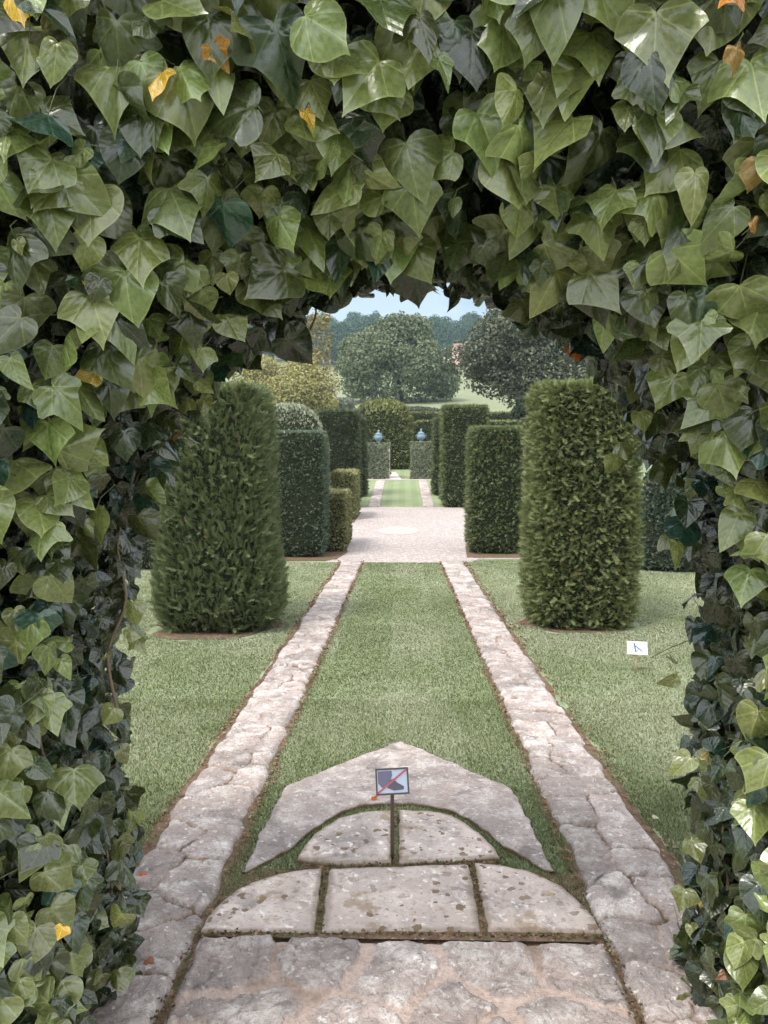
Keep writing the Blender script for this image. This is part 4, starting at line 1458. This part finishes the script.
# woody stems through the leaves, and loose trailing shoots with their own leaves
stem_px = [
    [(20, 1000), (45, 930), (35, 860), (60, 800), (40, 740), (52, 660), (30, 560)],
    [(35, 795), (62, 790), (95, 775), (112, 742)],
    [(62, 842), (78, 852), (92, 838), (98, 818)],
    [(120, 720), (108, 655), (126, 600), (118, 540), (140, 470)],
    [(100, 985), (112, 900), (104, 820), (118, 760)],
    [(768, 645), (742, 662), (752, 690), (764, 712)],
    [(722, 985), (730, 900), (722, 840), (732, 780), (724, 720)],
    [(765, 735), (742, 745), (728, 780)],
    [(730, 1010), (716, 940), (728, 880), (716, 830), (730, 770)],
    [(310, 330), (316, 310), (304, 292), (312, 270)],
    [(580, 300), (572, 325), (560, 345)],
    [(655, 448), (640, 440), (622, 424), (616, 400)],
    [(690, 640), (670, 648), (650, 658)],
]
for i, pts in enumerate(stem_px):
    ctrl = [on_ivy(px, py, .09)[0] for px, py in pts]
    # curve through the points
    fine = []
    for a in range(len(ctrl) - 1):
        p0, p1, p2, p3 = ctrl[max(a - 1, 0)], ctrl[a], ctrl[a + 1], ctrl[min(a + 2, len(ctrl) - 1)]
        for u in np.linspace(0, 1, 7)[:-1]:
            fine.append(.5 * ((2 * p1) + (-p0 + p2) * u + (2 * p0 - 5 * p1 + 4 * p2 - p3) * u * u + (-p0 + 3 * p1 - 3 * p2 + p3) * u ** 3))
    fine.append(ctrl[-1])
    r0 = .0055 if i in (0, 3, 4, 6, 8) else (.0018 if i == 12 else .0032)
    MB().tube(fine, list(np.linspace(r0, r0 * .45, len(fine))), 6).build('stem', M['stem'] if i < 10 else M['greenstem'], arch, True)

# light leaves standing off the edge of the opening, seen against the garden
edge_px = [(205, 408, .055), (198, 395, .05), (188, 410, .05), (186, 450, .045), (158, 480, .06), (133, 615, .06), (128, 640, .055), (136, 650, .05), (620, 455, .055), (640, 425, .05), (616, 470, .05), (637, 395, .06), (668, 545, .06), (676, 555, .06), (120, 858, .055), (122, 925, .06),
           (536, 310, .05), (530, 300, .06), (690, 770, .065), (700, 790, .06), (690, 850, .07), (684, 900, .06), (676, 690, .055), (672, 670, .05), (118, 980, .06), (690, 935, .05), (682, 1005, .03), (115, 720, .05), (120, 760, .05)]
shade_px = [(150, 440), (165, 432), (172, 448), (156, 468), (146, 490), (142, 508), (178, 420), (188, 412), (138, 530), (160, 455), (150, 476), (200, 385), (212, 378), (225, 370), (235, 366), (655, 400), (655, 430), (665, 450), (650, 415), (672, 470), (678, 490), (662, 478), (688, 515), (640, 385), (648, 392), (158, 488), (152, 496), (162, 478), (146, 500), (684, 535), (692, 550)]
m = len(shade_px)
r = np.random.default_rng(36)
EP = np.array([tuple(at(px, py - 14, r.uniform(1.9, 2.2))) for px, py in shade_px])
build_leaves('shaded_edge_foliage', EP, norm(np.array([0, -.75, .3]) + r.normal(0, .4, (m, 3))), np.array([0, 0, -1.]) + r.normal(0, .45, (m, 3)), r.uniform(.06, .085, m), ivy_colour(m, r, .1), r.choice(5, m), arch, M['leaf'], 33)
n = len(edge_px)
r = np.random.default_rng(31)
EP = np.array([tuple(at(px, py, r.uniform(1.75, 2.12))) for px, py, _ in edge_px])
ES = np.array([q[2] for q in edge_px]) * .95
EC = np.array([.15, .165, .055]) * r.uniform(.7, 1.2, (n, 1))
build_leaves('edge_foliage', EP + np.array([0, 0, .03]), norm(np.array([0, -.75, .5]) + r.normal(0, .4, (n, 3))), np.array([0, 0, -1.]) + r.normal(0, .45, (n, 3)), ES, EC, r.choice(5, n), arch, M['leaf'], 32)

# leaves hanging under the arch crown, coloured dark as backlit silhouettes against the sky
hang = [(345, 292), (360, 285), (375, 300), (395, 298), (412, 300), (430, 290), (448, 285), (462, 305), (478, 318), (470, 290), (285, 345), (270, 352), (355, 262), (385, 270), (420, 268), (455, 262), (500, 300), (515, 295), (340, 275), (405, 285), (262, 350), (275, 345), (250, 362), (240, 370), (230, 378), (285, 360), (575, 345), (590, 352)]
n = len(hang)
HP = np.array([tuple(at(px, py - (34 if 325 < px < 480 else 22), r.uniform(1.85, 2.2))) for px, py in hang])
build_leaves('hanging_foliage', HP, norm(np.array([0, -.6, -.1]) + r.normal(0, .45, (n, 3))), np.array([0, 0, -1.]) + r.normal(0, .5, (n, 3)), r.uniform(.065, .105, n), np.array([.022, .030, .013]) * r.uniform(.7, 1.3, (n, 1)), r.choice([0, 1, 2, 2], n), arch, M['leaf'], 41)

# ------------------------------------------------------------------ fallen leaves on the paving
fall = [(372, 797, .030, ORG, 'orange fallen leaf on the pointed stone beside the sign'), (553, 894, .032, (.42, .34, .20), 'pale tan fallen leaf on the right half-round slab'), (203, 858, .035, (.36, .22, .16), 'pinkish fallen leaf on the inner edge of the left path'),
        (142, 873, .03, (.5, .13, .04), 'orange-red fallen leaf by the outer edge of the left path'), (653, 815, .026, (.72, .68, .52), 'cream petal lying on the right lawn'), (147, 960, .03, (.25, .10, .06), 'dark red fallen leaf on the left path near the ivy')]
for i, (px, py, sz, c, lb) in enumerate(fall):
    Y = 1.0
    while at(px, py, Y).z > gz(Y) + .035: Y += .004
    pt = at(px, py, Y)
    r = np.random.default_rng(700 + i)
    o = build_leaves('fallen_leaf', np.array([tuple(pt)]), norm(np.array([[0, -.1, 1.]]) + r.normal(0, .15, (1, 3))), r.normal(0, 1, (1, 3)) * np.array([[1, 1, .05]]), np.array([sz]), np.array([c]), np.array([i % 5]), None, M['orange'], 600 + i, 2.0, False)
    tag(o, lb, 'leaf', 'fallen leaves')

# ------------------------------------------------------------------ air
hz = NT('haze_air')
hz.t.nodes.remove(hz.b)
pv = hz.t.nodes.new('ShaderNodeVolumePrincipled')
pv.inputs['Color'].default_value = (.62, .84, .87, 1)
pv.inputs['Density'].default_value = .0005
pv.inputs['Anisotropy'].default_value = .1
hz.l(pv.outputs[0], hz.out.inputs['Volume'])
tag(MB().box((0, 335, 35), (1000, 740, 80)).build('haze', hz.m), kind='stuff')
